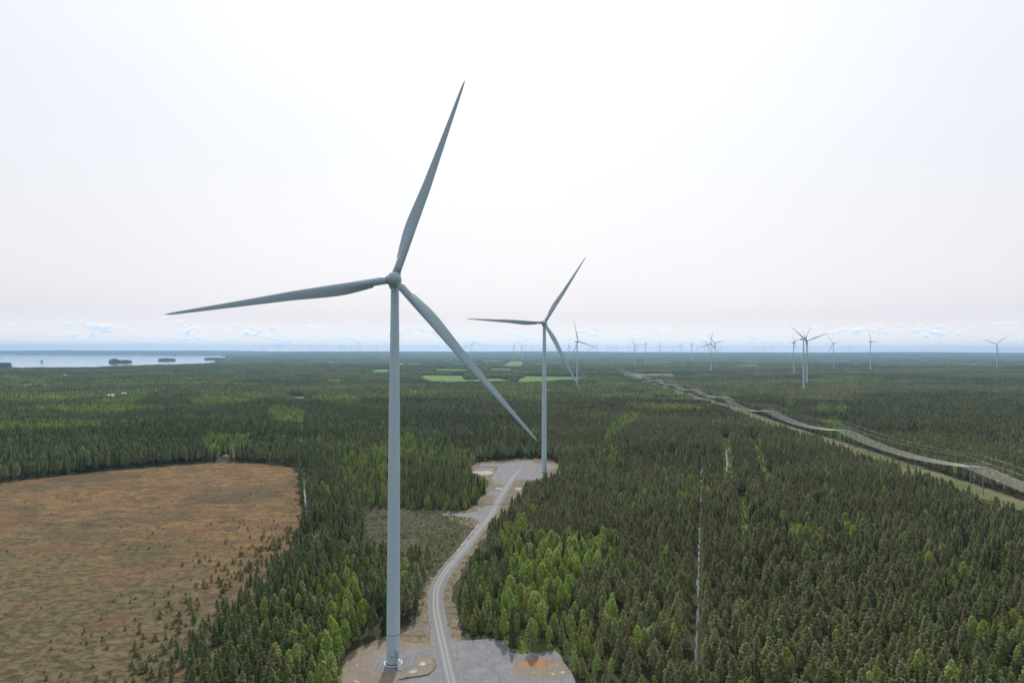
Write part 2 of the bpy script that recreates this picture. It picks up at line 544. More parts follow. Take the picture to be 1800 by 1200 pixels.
# ------------------------------------------------------------------ the ground and its sheets
def build_ground():
    ys = np.concatenate([np.linspace(-900, 900, 19), np.geomspace(1000, 9000, 30)[0:], np.linspace(9300, 24000, 70), np.geomspace(25000, 34000, 5)])
    xs = np.concatenate([-np.geomspace(34000, 22000, 5), np.linspace(-20000, 20000, 161), np.geomspace(22000, 34000, 5)])
    X, Y = np.meshgrid(xs, ys)
    Z = terrain(X, Y)
    n, mcol = X.shape
    vs = np.stack([X, Y, Z], -1).reshape(-1, 3)
    i = np.arange(n - 1)[:, None] * mcol + np.arange(mcol - 1)[None]
    f = np.stack([i, i + 1, i + mcol + 1, i + mcol], -1).reshape(-1, 4)
    me = bpy.data.meshes.new("ground"); me.from_pydata(vs.tolist(), [], f.tolist())
    me.materials.append(M_GROUND)
    me.polygons.foreach_set('use_smooth', [True] * len(f))
    tag(link(bpy.data.objects.new("ground", me)), kind='structure')
build_ground()


def chaikin(P, k=2):
    P = [np.asarray(p, float) for p in P]
    for _ in range(k):
        Q = []
        for i in range(len(P)):
            a, b = P[i], P[(i + 1) % len(P)]
            Q += [a * .75 + b * .25, a * .25 + b * .75]
        P = Q
    return P


def sheet(name, pts, z, mat, smooth=2, rough=0.0, seed=1, h=None):
    """flat patch of ground through world points"""
    P = chaikin([p[:2] for p in pts], smooth) if smooth else [np.array(p[:2], float) for p in pts]
    if rough:
        rr = random.Random(seed); Q = []
        for i in range(len(P)):
            a, b = P[i], P[(i + 1) % len(P)]
            n = max(1, int(np.linalg.norm(b - a) / (rough * 2.5)))
            for k in range(n):
                Q.append(a + (b - a) * k / n + np.array([rr.uniform(-1, 1), rr.uniform(-1, 1)]) * rough * 0.5)
        P = Q
    import mathutils.geometry as mg
    vs = [(p[0], p[1], z) for p in P]
    tri = mg.tessellate_polygon([[Vector((v[0], v[1], 0)) for v in vs]])
    me = bpy.data.meshes.new(name)
    fs = []
    for t in tri:
        a, b, c = (Vector(vs[i]) for i in t)
        fs.append(t if (b - a).cross(c - a).z > 0 else (t[0], t[2], t[1]))
    me.from_pydata(vs, [], fs); me.materials.append(mat)
    return tag(link(bpy.data.objects.new(name, me)), kind='structure')


def gp(lst, z=0.0): return [at(px, py, z) for px, py in lst]


def strip(name, C, width, z, mat, uv=True, wob=0.0, seed=3):
    C = [np.asarray(c[:2], float) for c in C]
    # catmull resample
    P = []
    for i in range(len(C) - 1):
        p0, p1, p2, p3 = C[max(i - 1, 0)], C[i], C[i + 1], C[min(i + 2, len(C) - 1)]
        n = max(2, int(np.linalg.norm(p2 - p1) / 4))
        for k in range(n):
            t = k / n
            P.append(0.5 * ((2 * p1) + (-p0 + p2) * t + (2 * p0 - 5 * p1 + 4 * p2 - p3) * t * t + (-p0 + 3 * p1 - 3 * p2 + p3) * t ** 3))
    P.append(C[-1])
    rr = random.Random(seed)
    vs = []; uvs = []
    for i, p in enumerate(P):
        d = P[min(i + 1, len(P) - 1)] - P[max(i - 1, 0)]; d = d / np.linalg.norm(d)
        nrm = np.array([d[1], -d[0]])
        w = width(i / (len(P) - 1)) if callable(width) else width
        for s in (-1, 1):
            q = p + nrm * s * (w / 2 + rr.uniform(-wob, wob)); vs.append((q[0], q[1], z)); uvs.append(((s + 1) / 2, i * 0.1))
    fs = [(2 * i, 2 * i + 1, 2 * i + 3, 2 * i + 2) for i in range(len(P) - 1)]
    me = bpy.data.meshes.new(name); me.from_pydata(vs, [], fs)
    ul = me.uv_layers.new(name='UVMap')
    for l in me.loops: ul.data[l.index].uv = uvs[l.vertex_index]
    me.materials.append(mat)
    return tag(link(bpy.data.objects.new(name, me)), kind='structure'), P


ROAD_C = gp([(800, 1225), (785, 1160), (774, 1110), (766, 1065), (769, 1030), (786, 1000), (813, 968), (838, 936), (862, 905), (880, 873), (893, 852), (905, 835), (916, 824)])
_, ROAD_P = strip("road", ROAD_C, 5.0, 0.10, M_ROAD)
strip("road_shoulder", ROAD_C, 6.4, 0.075, M_GRAVEL, wob=0.25)
strip("road_verge", ROAD_C, lambda t: 17.0 - 6.0 * min(1, t * 2), 0.03, M_VERGE, wob=1.3)
# near crane pad and turbine yard
sheet("turbine_yard", gp([(598, 1170), (610, 1148), (645, 1130), (680, 1119), (700, 1105), (735, 1094), (757, 1088), (775, 1120), (775, 1170), (757, 1185), (735, 1192), (700, 1198), (690, 1240), (600, 1240), (592, 1195)]), 0.05, M_VERGE, 2, 0.5)
sheet("yard_sand", gp([(604, 1168), (616, 1150), (650, 1136), (688, 1124), (712, 1128), (757, 1132), (762, 1150), (766, 1166), (756, 1182), (735, 1188), (702, 1194), (692, 1230), (606, 1230), (600, 1190)]), 0.075, M_SAND, 2, 0.4)
sheet("crane_pad", gp([(755, 1100), (785, 1104), (797, 1127), (840, 1124), (875, 1121), (890, 1132), (897, 1148), (935, 1149), (972, 1142), (984, 1148), (990, 1162), (1012, 1192), (1022, 1240), (694, 1240), (703, 1195), (735, 1189), (757, 1183), (765, 1168), (761, 1150), (757, 1138)]), 0.09, M_GRAVEL, 1, 0.3)
sheet("tower_gravel", gp([(651, 1167), (658, 1153), (678, 1146), (705, 1143), (760, 1140), (768, 1150), (742, 1152), (733, 1163), (722, 1178), (700, 1183), (672, 1182), (656, 1176)]), 0.105, M_GRAVEL, 2, 0.2)
sheet("sand_patch", gp([(901, 1166), (920, 1161), (965, 1155), (986, 1158), (1000, 1176), (1004, 1186), (960, 1192), (912, 1194), (903, 1178)]), 0.11, M_SAND, 1, 0.3)
sheet("orange_sand_patch", gp([(902, 1166), (925, 1161), (948, 1156), (964, 1158), (966, 1168), (950, 1174), (925, 1173)]), 0.13, M_ORANGE, 2, 0.3)
sheet("mossy_bank", gp([(883, 1122), (905, 1112), (945, 1118), (975, 1128), (990, 1150), (972, 1141), (935, 1148), (897, 1150), (890, 1132)]), 0.06, M_MOSS, 1, 0.4)
for k, q in enumerate([[(735, 1166), (745, 1161), (750, 1166), (746, 1171), (737, 1170)], [(716, 1181), (728, 1175), (735, 1177), (731, 1182), (722, 1184)], [(617, 1194), (630, 1196), (634, 1201), (626, 1200)],
                       [(622, 1167), (631, 1169), (629, 1172)], [(976, 1164), (984, 1167), (979, 1170)], [(988, 1178), (994, 1182), (985, 1184)], [(968, 1182), (976, 1184), (972, 1187)], [(934, 1181), (941, 1182), (936, 1184)]]):
    sheet("pale_rubble", gp(q), 0.135, M_PALE, 1, 0.2, k)
# low earth bank round the near side of the tower apron
def bank():
    mb = MB()
    C = gp([(703, 1194), (715, 1191), (735, 1189), (750, 1186), (760, 1178), (766, 1166), (763, 1156)])
    rr = random.Random(4)
    P = []
    for a, b in zip(C[:-1], C[1:]):
        for k in range(4): P.append(a + (b - a) * k / 4)
    P.append(C[-1])
    pts = [(p[0] + rr.uniform(-.15, .15), p[1] + rr.uniform(-.15, .15), 0.12) for p in P]
    mb.tube(pts, [0.35 + 0.22 * rr.random() for _ in pts], 7)
    tag(mb.build("earth_bank", M_SAND), kind='structure')
bank()

# second turbine's yard
sheet("second_yard", gp([(816, 824), (838, 812), (880, 809), (925, 806), (962, 806), (992, 818), (992, 832), (955, 842), (925, 846), (930, 870), (912, 892), (880, 900), (855, 912), (838, 930), (800, 915), (778, 908), (778, 899), (820, 898), (835, 888), (852, 862), (862, 848), (850, 838)]), 0.05, M_VERGE, 1, 0.5)
sheet("second_crane_pad", gp([(884, 812), (915, 812), (921, 808), (932, 808), (942, 814), (956, 822), (960, 845), (925, 842), (906, 843), (888, 853), (872, 850), (862, 843), (868, 834), (874, 824)]), 0.07, M_GRAVEL, 1, 0.3)
sheet("gravel_lane", gp([(778, 902), (812, 902), (835, 900), (852, 890), (870, 885), (880, 886), (862, 915), (845, 919), (838, 911), (820, 907), (780, 908)]), 0.07, M_GRAVEL, 1, 0.2)
sheet("gravel_bay", gp([(845, 815), (880, 815), (878, 819), (843, 819)]), 0.07, M_GRAVEL, 0, 0.2)
sheet("gravel_bay", gp([(838, 822), (868, 822), (868, 827), (834, 827)]), 0.07, M_GRAVEL, 0, 0.2)
sheet("gravel_bay", gp([(860, 862), (884, 862), (876, 872), (855, 870)]), 0.07, M_GRAVEL, 0, 0.2)
sheet("pale_rubble", gp([(824, 828), (866, 827), (867, 833), (850, 835), (835, 832)]), 0.08, M_PALE, 1, 0.3)
sheet("pale_rubble", gp([(872, 856), (884, 857), (881, 861), (870, 860)]), 0.08, M_PALE, 1, 0.3, 5)
sheet("pale_rubble", gp([(906, 856), (918, 857), (914, 861), (905, 861)]), 0.08, M_PALE, 1, 0.3, 6)
sheet("pale_rubble", gp([(899, 873), (904, 873), (902, 881), (898, 880)]), 0.08, M_PALE, 1, 0.3, 7)
sheet("pale_rubble", gp([(838, 894), (846, 894), (844, 896)]), 0.08, M_PALE, 1, 0.3, 8)
_c = at(957, 820)
sheet("tower_apron", [(_c[0] + 15.5 * math.cos(t), _c[1] + 15.5 * math.sin(t) * 1.05) for t in np.linspace(0, 2 * math.pi, 26)[:-1]], 0.09, M_SAND, 0, 0.4)
sheet("apron_ring", [(_c[0] + 8 * math.cos(t), _c[1] - 1 + 8 * math.sin(t)) for t in np.linspace(0, 2 * math.pi, 22)[:-1]], 0.11, M_GRAVEL, 0, 0.2)
# logged ground
CUT_PX = [(640, 893), (700, 892), (780, 899), (805, 908), (835, 914), (843, 922), (832, 938), (812, 962), (795, 985), (775, 1010), (740, 1018), (700, 1010), (640, 990)]
sheet("logged_ground", gp(CUT_PX), 0.04, M_CUT, 1, 1.0)
strip("pale_bank", gp([(841, 921), (834, 930), (822, 944), (812, 958), (802, 970)]), 0.9, 0.12, M_PALE, wob=0.3)
strip("orange_bank", gp([(835, 933), (826, 945)]), 0.8, 0.115, M_ORANGE, wob=0.4)

# the open bog
BOG_PX = [(-500, 878), (0, 849), (120, 834), (200, 826), (300, 818), (385, 812), (460, 815), (522, 821), (526, 860), (530, 900), (540, 938), (500, 962), (468, 975), (440, 1008), (400, 1040), (352, 1082), (312, 1130), (290, 1200), (250, 1400), (-900, 1400)]
BOG_W = gp(BOG_PX)
sheet("bog", BOG_W, 0.03, M_BOG, 1, 2.5)
strip("bog_margin", gp([(300, 1230), (330, 1150), (400, 1065), (470, 1000), (545, 945)]), 34.0, 0.02, M_BOG, wob=5.0)

# ditches and cut lines
DITCHES = [([(531, 822), (534, 850), (538, 890), (543, 938)], 1.2), ([(1234, 800), (1233, 850), (1231, 900), (1228, 980), (1226, 1080), (1222, 1215)], 0.52), ([(1277, 775), (1278, 850)], 0.7)]
for q, w in DITCHES:
    strip("ditch_water", gp(q), w, 0.07, M_DITCH, wob=0.5)
LINES = [([(1276, 770), (1280, 855)], 7), ([(1320, 772), (1333, 800), (1352, 860)], 6), ([(1302, 872), (1307, 925), (1313, 990)], 4), ([(1213, 765), (1208, 800)], 5)]
for q, w in LINES:
    strip("cut_line", gp(q), w, 0.05, M_MEADOW, wob=0.6)

# power line corridor
PL = [(318, -20), (319, 235), (330, 486), (347, 714), (360, 957), (388, 1246), (400, 1495), (412, 1740), (424, 1983), (438, 2240), (452, 2500), (470, 2760), (490, 3030), (512, 3300)]
strip("corridor", [np.array(p) for p in PL], 44, 0.045, M_CORR, wob=2.5)
strip("corridor_track", [np.array((x - 15, y)) for x, y in PL], 3.0, 0.06, M_SAND, wob=0.6)

# the lake, its inlets and the fields
LAKE_PX = [(-700, 621.5), (0, 622.5), (120, 623), (250, 623.6), (384, 624.4), (388, 625.6), (400, 627)]
LAKE_NEAR = [(392, 633.5), (375, 638.5), (300, 641), (200, 643.5), (160, 646), (0, 647.5), (-700, 656)]
sheet("lake", gp(LAKE_PX) + gp(LAKE_NEAR, 8.0), 0.5, M_WATER, 0)
PONDS = [[(402, 628.8), (410, 629.2), (411, 631.6), (403, 631.8)], [(421, 630.2), (437, 630.2), (436, 632.0), (421, 631.8)], [(458, 628.8), (473, 629), (471, 631.4), (459, 631.2)], [(504, 628.6), (521, 628.8), (520, 630.2), (505, 630)]]
for k, q in enumerate(PONDS):
    sheet("lake_inlet", gp(q[:2]) + gp(q[2:], 3.0), 0.5, M_WATER, 0)
FIELDS = [
    ([(742, 659.5), (813, 660), (815, 667.5), (875, 665), (905, 671), (770, 672), (741, 666)], M_FIELD),
    ([(925, 661), (1026, 662.5), (1016, 667), (968, 669.5), (905, 671.5)], M_FIELD),
    ([(766, 648), (826, 649.3), (818, 652.3), (770, 651.3)], M_FIELD),
    ([(862, 647), (898, 648), (896, 651.5), (864, 650.5)], M_FIELD),
    ([(897, 635), (923, 635), (919, 641), (912, 644.5), (884, 643.6)], M_FIELD),
    ([(846, 634), (881, 634), (881, 636.3), (846, 636.3)], M_FIELD),
    ([(940, 637), (953, 637), (953, 639), (938, 639)], M_FIELD),
    ([(962, 635), (988, 635), (986, 637.2), (962, 637)], M_FIELD),
    ([(775, 634.5), (800, 635), (800, 636.3), (775, 636)], M_FIELD),
    ([(660, 649.5), (684, 648.5), (684, 655), (651, 655)], M_FIELD),
    ([(520, 641.5), (552, 641.5), (552, 643.5), (518, 643.5)], M_MEADOW),
    ([(425, 703), (478, 702), (470, 712), (432, 716), (415, 712)], M_MEADOW),
    ([(560, 709), (622, 711), (600, 719), (545, 727), (535, 722)], M_MEADOW),
    ([(503, 696.3), (560, 697.5), (558, 700.3), (500, 699.6)], M_BARE),
    ([(0, 662.5), (40, 662.5), (42, 669), (0, 669)], M_MEADOW),
    ([(45, 668), (95, 665), (100, 677), (0, 682), (0, 671)], M_MEADOW),
    ([(1104, 650), (1135, 652.5), (1130, 656), (1110, 656)], M_MEADOW),
    ([(1438, 633.5), (1500, 634), (1500, 636), (1436, 636)], M_BARE),
    ([(1120, 657), (1180, 656), (1190, 661), (1110, 662)], M_BARE),
    ([(1290, 641), (1335, 640), (1335, 644.3), (1290, 643.3)], M_BARE),
    ([(1655, 711), (1702, 710), (1702, 719), (1658, 719)], M_MEADOW),
]
for k, (q, mt) in enumerate(FIELDS):
    sheet("meadow" if mt is M_MEADOW else ("bare_peat" if mt is M_BARE else "field"), gp(q), 0.3, mt, 0, 14.0, k)

# ------------------------------------------------------------------ tree models (numpy)
rng = np.random.RandomState(11)

def clumps(P, N, size, aspect=1.0):
    """a two-triangle bent leaf clump at each point P with normal N -> verts, faces"""
    n = len(P)
    N = N / np.linalg.norm(N, axis=1, keepdims=True)
    A = np.cross(N, rng.normal(size=(n, 3))); A /= np.linalg.norm(A, axis=1, keepdims=True)
    B = np.cross(N, A)
    s = size * rng.uniform(0.65, 1.35, n)[:, None]
    bend = N * s * rng.uniform(-0.35, 0.1, n)[:, None]
    k = rng.uniform(0.7, 1.2, (n, 4))
    v = np.stack([P + A * s * k[:, :1] + bend, P + B * s * aspect * k[:, 1:2], P - A * s * k[:, 2:3] + bend, P - B * s * aspect * k[:, 3:4]], 1)
    f = np.arange(n * 4).reshape(n, 4)
    tri = np.concatenate([f[:, [0, 1, 3]], f[:, [1, 2, 3]]])
    return v.reshape(-1, 3), tri


def crown(kind, h, n, size, rad):
    """leaf clump positions, normals and colours of one crown"""
    u = rng.rand(n)
    th = rng.uniform(0, 2 * np.pi, n)
    if kind == 'pine':
        t = rng.beta(1.15, 1.25, n)
        base = 0.34
        prof = np.clip((1 - t) ** 0.85 * (0.92 + 0.60 * t), 0, 1) * rad * (0.75 + 0.25 * np.sin(th * 2 + t * 9))
        lay = 9.0
    elif kind == 'young':
        t = rng.beta(0.95, 1.35, n)
        base = 0.08
        prof = (1 - t) ** 0.85 * rad * (0.8 + 0.2 * np.sin(th * 3 + t * 7))
        lay = 9.0
    elif kind == 'spruce':
        t = rng.beta(0.9, 1.4, n)
        base = 0.06
        prof = (1 - t) ** 0.95 * rad * (0.85 + 0.15 * np.sin(th * 3))
        lay = 12.0
    else:
        t = rng.beta(1.4, 1.3, n)
        base = 0.26
        prof = np.sin(np.pi * np.clip(t * 0.86 + 0.12, 0, 1)) ** 0.6 * (1.02 - 0.22 * t) * rad * (0.8 + 0.2 * np.sin(th * 2 + t * 6))
        lay = 0.0
    if lay:
        tq = (np.floor(t * lay) + 0.5 + (rng.rand(n) - 0.5) * 0.9) / lay
        t = np.clip(tq, 0.005, 0.995)
    r = prof * (0.35 + 0.65 * u ** 0.5)
    droop = {'pine': 0.10, 'spruce': -0.30, 'young': 0.05}.get(kind, -0.05)
    z = h * (base + (1 - base) * t) + droop * r
    P = np.stack([r * np.cos(th), r * np.sin(th), z], -1)
    out = np.stack([np.cos(th), np.sin(th), np.full(n, 1.25)], -1)
    N = out + rng.normal(size=(n, 3)) * 0.55
    return P, N, t


PALETTE = {
    'pine': ((0.245, 0.252, 0.118), (0.300, 0.300, 0.150)),
    'pine_green': ((0.180, 0.230, 0.092), (0.235, 0.275, 0.120)),
    'young': ((0.255, 0.285, 0.105), (0.310, 0.325, 0.135)),
    'spruce': ((0.080, 0.122, 0.062), (0.115, 0.160, 0.080)),
    'birch': ((0.295, 0.370, 0.098), (0.375, 0.440, 0.135)),
    'yellow': ((0.38, 0.40, 0.11), (0.45, 0.45, 0.14)),
}


def treedata(kind, pal, h, n, size, rad, trunk=True, nleader=1):
    P, N, t = crown(kind, h, n, size, rad)
    if kind == 'pine' and rad > 1:
        P[:, 0] += 0.12 * np.sin(P[:, 2] * 0.6); P[:, 1] += 0.12 * np.cos(P[:, 2] * 0.5)
    v, f = clumps(P, N, size, 0.8)
    a, b = (np.array(c) for c in PALETTE[pal])
    k = rng.rand(n)[:, None]
    c = (a * (1 - k) + b * k) * rng.uniform(0.72, 1.28, n)[:, None]
    col = np.repeat(c, 4, axis=0)
    return v, f, col


def trunkdata(kind, h, r0):
    pts = 7; n = 5
    zs = np.linspace(0, h * 0.97, pts)
    vs = []; cs = []
    lean = rng.uniform(-0.02, 0.02, 2)
    for i, z in enumerate(zs):
        r = r0 * (1 - z / h) ** 0.8 + 0.02
        for k in range(n):
            t = 2 * math.pi * k / n
            vs.append((lean[0] * z + r * math.cos(t), lean[1] * z + r * math.sin(t), z))
            if kind == 'birch': c = (0.52, 0.50, 0.46) if (i + k) % 3 else (0.20, 0.18, 0.16)
            elif kind in ('pine', 'young'): c = (0.10, 0.078, 0.060) if i < 2 else (0.24, 0.125, 0.065)
            else: c = (0.075, 0.062, 0.052)
            cs.append(c)
    fs = []
    for i in range(pts - 1):
        for k in range(n):
            k2 = (k + 1) % n
            a, b, c, d = i * n + k, i * n + k2, (i + 1) * n + k2, (i + 1) * n + k
            fs += [(a, b, c), (a, c, d)]
    # a few bare limbs
    nl = 7
    for q in range(nl):
        z = h * rng.uniform(0.3, 0.8); t = rng.uniform(0, 6.28); L = (1 - z / h) * 2.6 + 0.3
        b = len(vs); e = np.array([math.cos(t), math.sin(t), 0.25])
        o = np.array([0, 0, z]); s = np.array([-math.sin(t), math.cos(t), 0]) * 0.05
        for p in (o - s, o + s, o + (0, 0, .1), o + e * L): vs.append(tuple(p)); cs.append(cs[15])
        fs += [(b, b + 1, b + 3), (b + 1, b + 2, b + 3), (b + 2, b, b + 3)]
    return np.array(vs), np.array(fs), np.array(cs)


def mk(name, parts):
    """parts: list of (verts, tris, colours, material index)"""
    V = []; F = []; Cc = []; MI = []; o = 0
    for v, f, c, mi in parts:
        V.append(v); F.append(f + o); Cc.append(c); MI.append(np.full(len(f), mi)); o += len(v)
    V = np.concatenate(V); F = np.concatenate(F); Cc = np.concatenate(Cc); MI = np.concatenate(MI)
    me = bpy.data.meshes.new(name)
    me.vertices.add(len(V)); me.vertices.foreach_set('co', V.astype(np.float32).ravel())
    me.loops.add(len(F) * 3); me.loops.foreach_set('vertex_index', F.astype(np.int32).ravel())
    me.polygons.add(len(F)); me.polygons.foreach_set('loop_start', np.arange(0, len(F) * 3, 3, dtype=np.int32))
    me.materials.append(FOL); me.materials.append(BARK)
    me.polygons.foreach_set('material_index', MI.astype(np.int32))
    ca = me.color_attributes.new('col', 'FLOAT_COLOR', 'POINT')
    ca.data.foreach_set('color', np.concatenate([Cc, np.ones((len(Cc), 1))], 1).astype(np.float32).ravel())
    me.update(calc_edges=True)
    return me


# single trees: (key, kind, palette, height, clumps, clump size, crown radius, trunk radius, how many variants)
KINDS = [('pine', 'pine', 'pine', 14.0, 600, 0.43, 2.85, 0.16, 6), ('pine_green', 'pine', 'pine_green', 14.0, 600, 0.42, 2.65, 0.16, 5),
         ('young', 'young', 'young', 9.0, 420, 0.38, 2.3, 0.10, 4), ('young_green', 'young', 'pine_green', 9.0, 420, 0.38, 2.2, 0.10, 3),
         ('spruce', 'spruce', 'spruce', 15.0, 520, 0.42, 2.3, 0.17, 4), ('birch', 'birch', 'birch', 14.0, 600, 0.40, 2.6, 0.13, 5),
         ('yellow', 'birch', 'yellow', 12.0, 560, 0.40, 2.6, 0.12, 2), ('bush', 'young', 'birch', 3.0, 90, 0.32, 1.2, 0.04, 2), ('bog_pine', 'young', 'pine', 3.2, 80, 0.26, 1.0, 0.04, 3)]
PROTO = []            # (name, mesh) in index order
IDX = {}
PARTS = {}
for key, kind, pal, h, n, size, rad, tr, nv in KINDS:
    for i in range(nv):
        hv = h * rng.uniform(0.94, 1.06); rv = rad * rng.uniform(0.85, 1.15)
        cv, cf, cc = treedata(kind, pal, hv, n, size, rv)
        tv, tf, tcx = trunkdata(kind if kind != 'young' else ('birch' if pal == 'birch' else 'young'), hv, tr)
        me = mk("tree_" + key, [(cv, cf, cc, 0), (tv, tf, tcx, 1)])
        IDX.setdefault(key, []).append(len(PROTO)); PROTO.append(me)
        PARTS[len(PROTO) - 1] = (mk("crown", [(cv, cf, cc, 0)]), mk("trunk", [(tv, tf, tcx, 1)]))


def patch(comp, side, spacing, n, size, rscale=1.0, low=False):
    """a square of woodland; comp: list of (kind, palette, height, radius, share)"""
    parts = []
    g_ = np.arange(-side / 2, side / 2, spacing) + spacing / 2
    for x in g_:
        for y in g_:
            r = rng.rand(); acc = 0
            for kind, pal, h, rad, sh in comp:
                acc += sh
                if r <= acc: break
            hh = h * rng.uniform(0.75, 1.12)
            cv, cf, cc = treedata(kind, pal, hh, n, size, rad * rscale * rng.uniform(0.85, 1.15))
            # per-tree tint, all darkened for the self-shade these coarser crowns lack
            cc = cc * rng.uniform(0.78, 1.22) * 0.86
            cv = cv + np.array([x + rng.uniform(-.45, .45) * spacing, y + rng.uniform(-.45, .45) * spacing, 0])
            parts.append((cv, cf, cc, 0))
    return mk("wood_patch", parts)


PINE = ('pine', 'pine', 14, 2.7); PG = ('pine', 'pine_green', 14, 2.5); SP = ('spruce', 'spruce', 16, 2.3); BI = ('birch', 'birch', 13, 2.6); YE = ('birch', 'yellow', 12, 2.2)
COMPS = {
    'm_pine': [PINE + (0.88,), PG + (0.08,), SP + (0.03,), BI + (0.01,)],
    'm_dark': [SP + (0.45,), PG + (0.38,), PINE + (0.15,), BI + (0.02,)],
    'm_mix': [PINE + (0.30,), PG + (0.30,), SP + (0.20,), BI + (0.20,)],
    'm_birch': [BI + (0.62,), PG + (0.23,), SP + (0.15,)],
    'm_yellow': [YE + (0.60,), BI + (0.32,), SP + (0.08,)],
}
for key, comp in COMPS.items():
    for i in range(4 if key != 'm_yellow' else 2):
        IDX.setdefault(key, []).append(len(PROTO)); PROTO.append(patch(comp, 26.0, 4.35, 34, 0.95))
for key, comp in COMPS.items():
    if key == 'm_yellow': continue
    for i in range(3):
        IDX.setdefault(key.replace('m_', 'f_'), []).append(len(PROTO)); PROTO.append(patch(comp, 104.0, 8.0, 5, 2.9, 1.7))

pc = bpy.data.collections.new("tree_models")      # never linked to the scene: only read by the instancing nodes
for i, me in enumerate(PROTO):
    pc.objects.link(bpy.data.objects.new("model_%03d" % i, me))


def instancer(name, pos, idx, rot, sca):
    me = bpy.data.meshes.new(name)
    n = len(pos)
    me.vertices.add(n); me.vertices.foreach_set('co', np.asarray(pos, np.float32).ravel())
    a = me.attributes.new('idx', 'INT', 'POINT'); a.data.foreach_set('value', np.asarray(idx, np.int32))
    a = me.attributes.new('rot', 'FLOAT_VECTOR', 'POINT'); a.data.foreach_set('vector', np.asarray(rot, np.float32).ravel())
    a = me.attributes.new('sca', 'FLOAT_VECTOR', 'POINT'); a.data.foreach_set('vector', np.asarray(sca, np.float32).ravel())
    o = link(bpy.data.objects.new(name, me))
    ng = bpy.data.node_groups.new(name, 'GeometryNodeTree')
    ng.interface.new_socket('Geometry', in_out='INPUT', socket_type='NodeSocketGeometry')
    ng.interface.new_socket('Geometry', in_out='OUTPUT', socket_type='NodeSocketGeometry')
    N = ng.nodes; L = ng.links
    gi = N.new('NodeGroupInput'); go = N.new('NodeGroupOutput')
    ci = N.new('GeometryNodeCollectionInfo'); ci.inputs['Collection'].default_value = pc
    ci.inputs['Separate Children'].default_value = True; ci.inputs['Reset Children'].default_value = True
    iop = N.new('GeometryNodeInstanceOnPoints'); iop.inputs['Pick Instance'].default_value = True
    def na(nm, ty):
        q = N.new('GeometryNodeInputNamedAttribute'); q.data_type = ty; q.inputs[0].default_value = nm
        return [s for s in q.outputs if s.enabled and s.name == 'Attribute'][0]
    L.new(gi.outputs[0], iop.inputs['Points']); L.new(ci.outputs[0], iop.inputs['Instance'])
    L.new(na('idx', 'INT'), iop.inputs['Instance Index'])
    L.new(na('rot', 'FLOAT_VECTOR'), iop.inputs['Rotation']); L.new(na('sca', 'FLOAT_VECTOR'), iop.inputs['Scale'])
    L.new(iop.outputs[0], go.inputs[0])
    md = o.modifiers.new("scatter", 'NODES'); md.node_group = ng
    return o


# ------------------------------------------------------------------ where trees stand
VIS = [   # open ground as it shows in the picture (bare of trees there)
    [(598, 1168), (610, 1147), (650, 1128), (690, 1112), (706, 1100), (740, 1085), (752, 1060), (752, 1030), (766, 1003), (797, 978), (828, 938), (850, 912), (870, 880), (890, 850), (905, 843), (925, 845), (910, 868), (873, 887), (866, 905), (857, 922), (856, 950), (838, 960), (826, 978), (808, 1000), (800, 1035), (803, 1065), (808, 1100), (812, 1124), (872, 1119), (884, 1130), (900, 1146), (935, 1147), (975, 1140), (988, 1150), (1000, 1170), (1012, 1190), (1025, 1240), (590, 1240)],
    [(820, 824), (838, 812), (880, 809), (925, 806), (962, 806), (985, 818), (985, 828), (960, 834), (950, 842), (925, 846), (912, 870), (900, 868), (880, 900), (850, 925), (800, 912), (778, 908), (778, 901), (818, 901), (835, 888), (852, 868), (858, 850), (852, 838)],
    [(640, 893), (705, 893), (780, 899), (800, 906), (838, 908), (850, 920), (835, 940), (802, 958), (770, 962), (740, 962), (705, 955), (640, 950)],
    [(-600, 885), (0, 849), (120, 834), (200, 826), (300, 818), (385, 811), (460, 814), (523, 820), (527, 860), (532, 915), (500, 955), (468, 972), (430, 1015), (390, 1040), (330, 1085), (270, 1200), (200, 1400), (-900, 1400)],
    [(-700, 621), (385, 624.4), (400, 627), (392, 632), (372, 638.5), (300, 641), (200, 643.5), (160, 646), (0, 647.5), (-700, 656)],
    [(382, 799), (407, 802), (406, 811), (384, 811)],
] + PONDS + [q for q, mt in FIELDS if mt is not M_MEADOW]

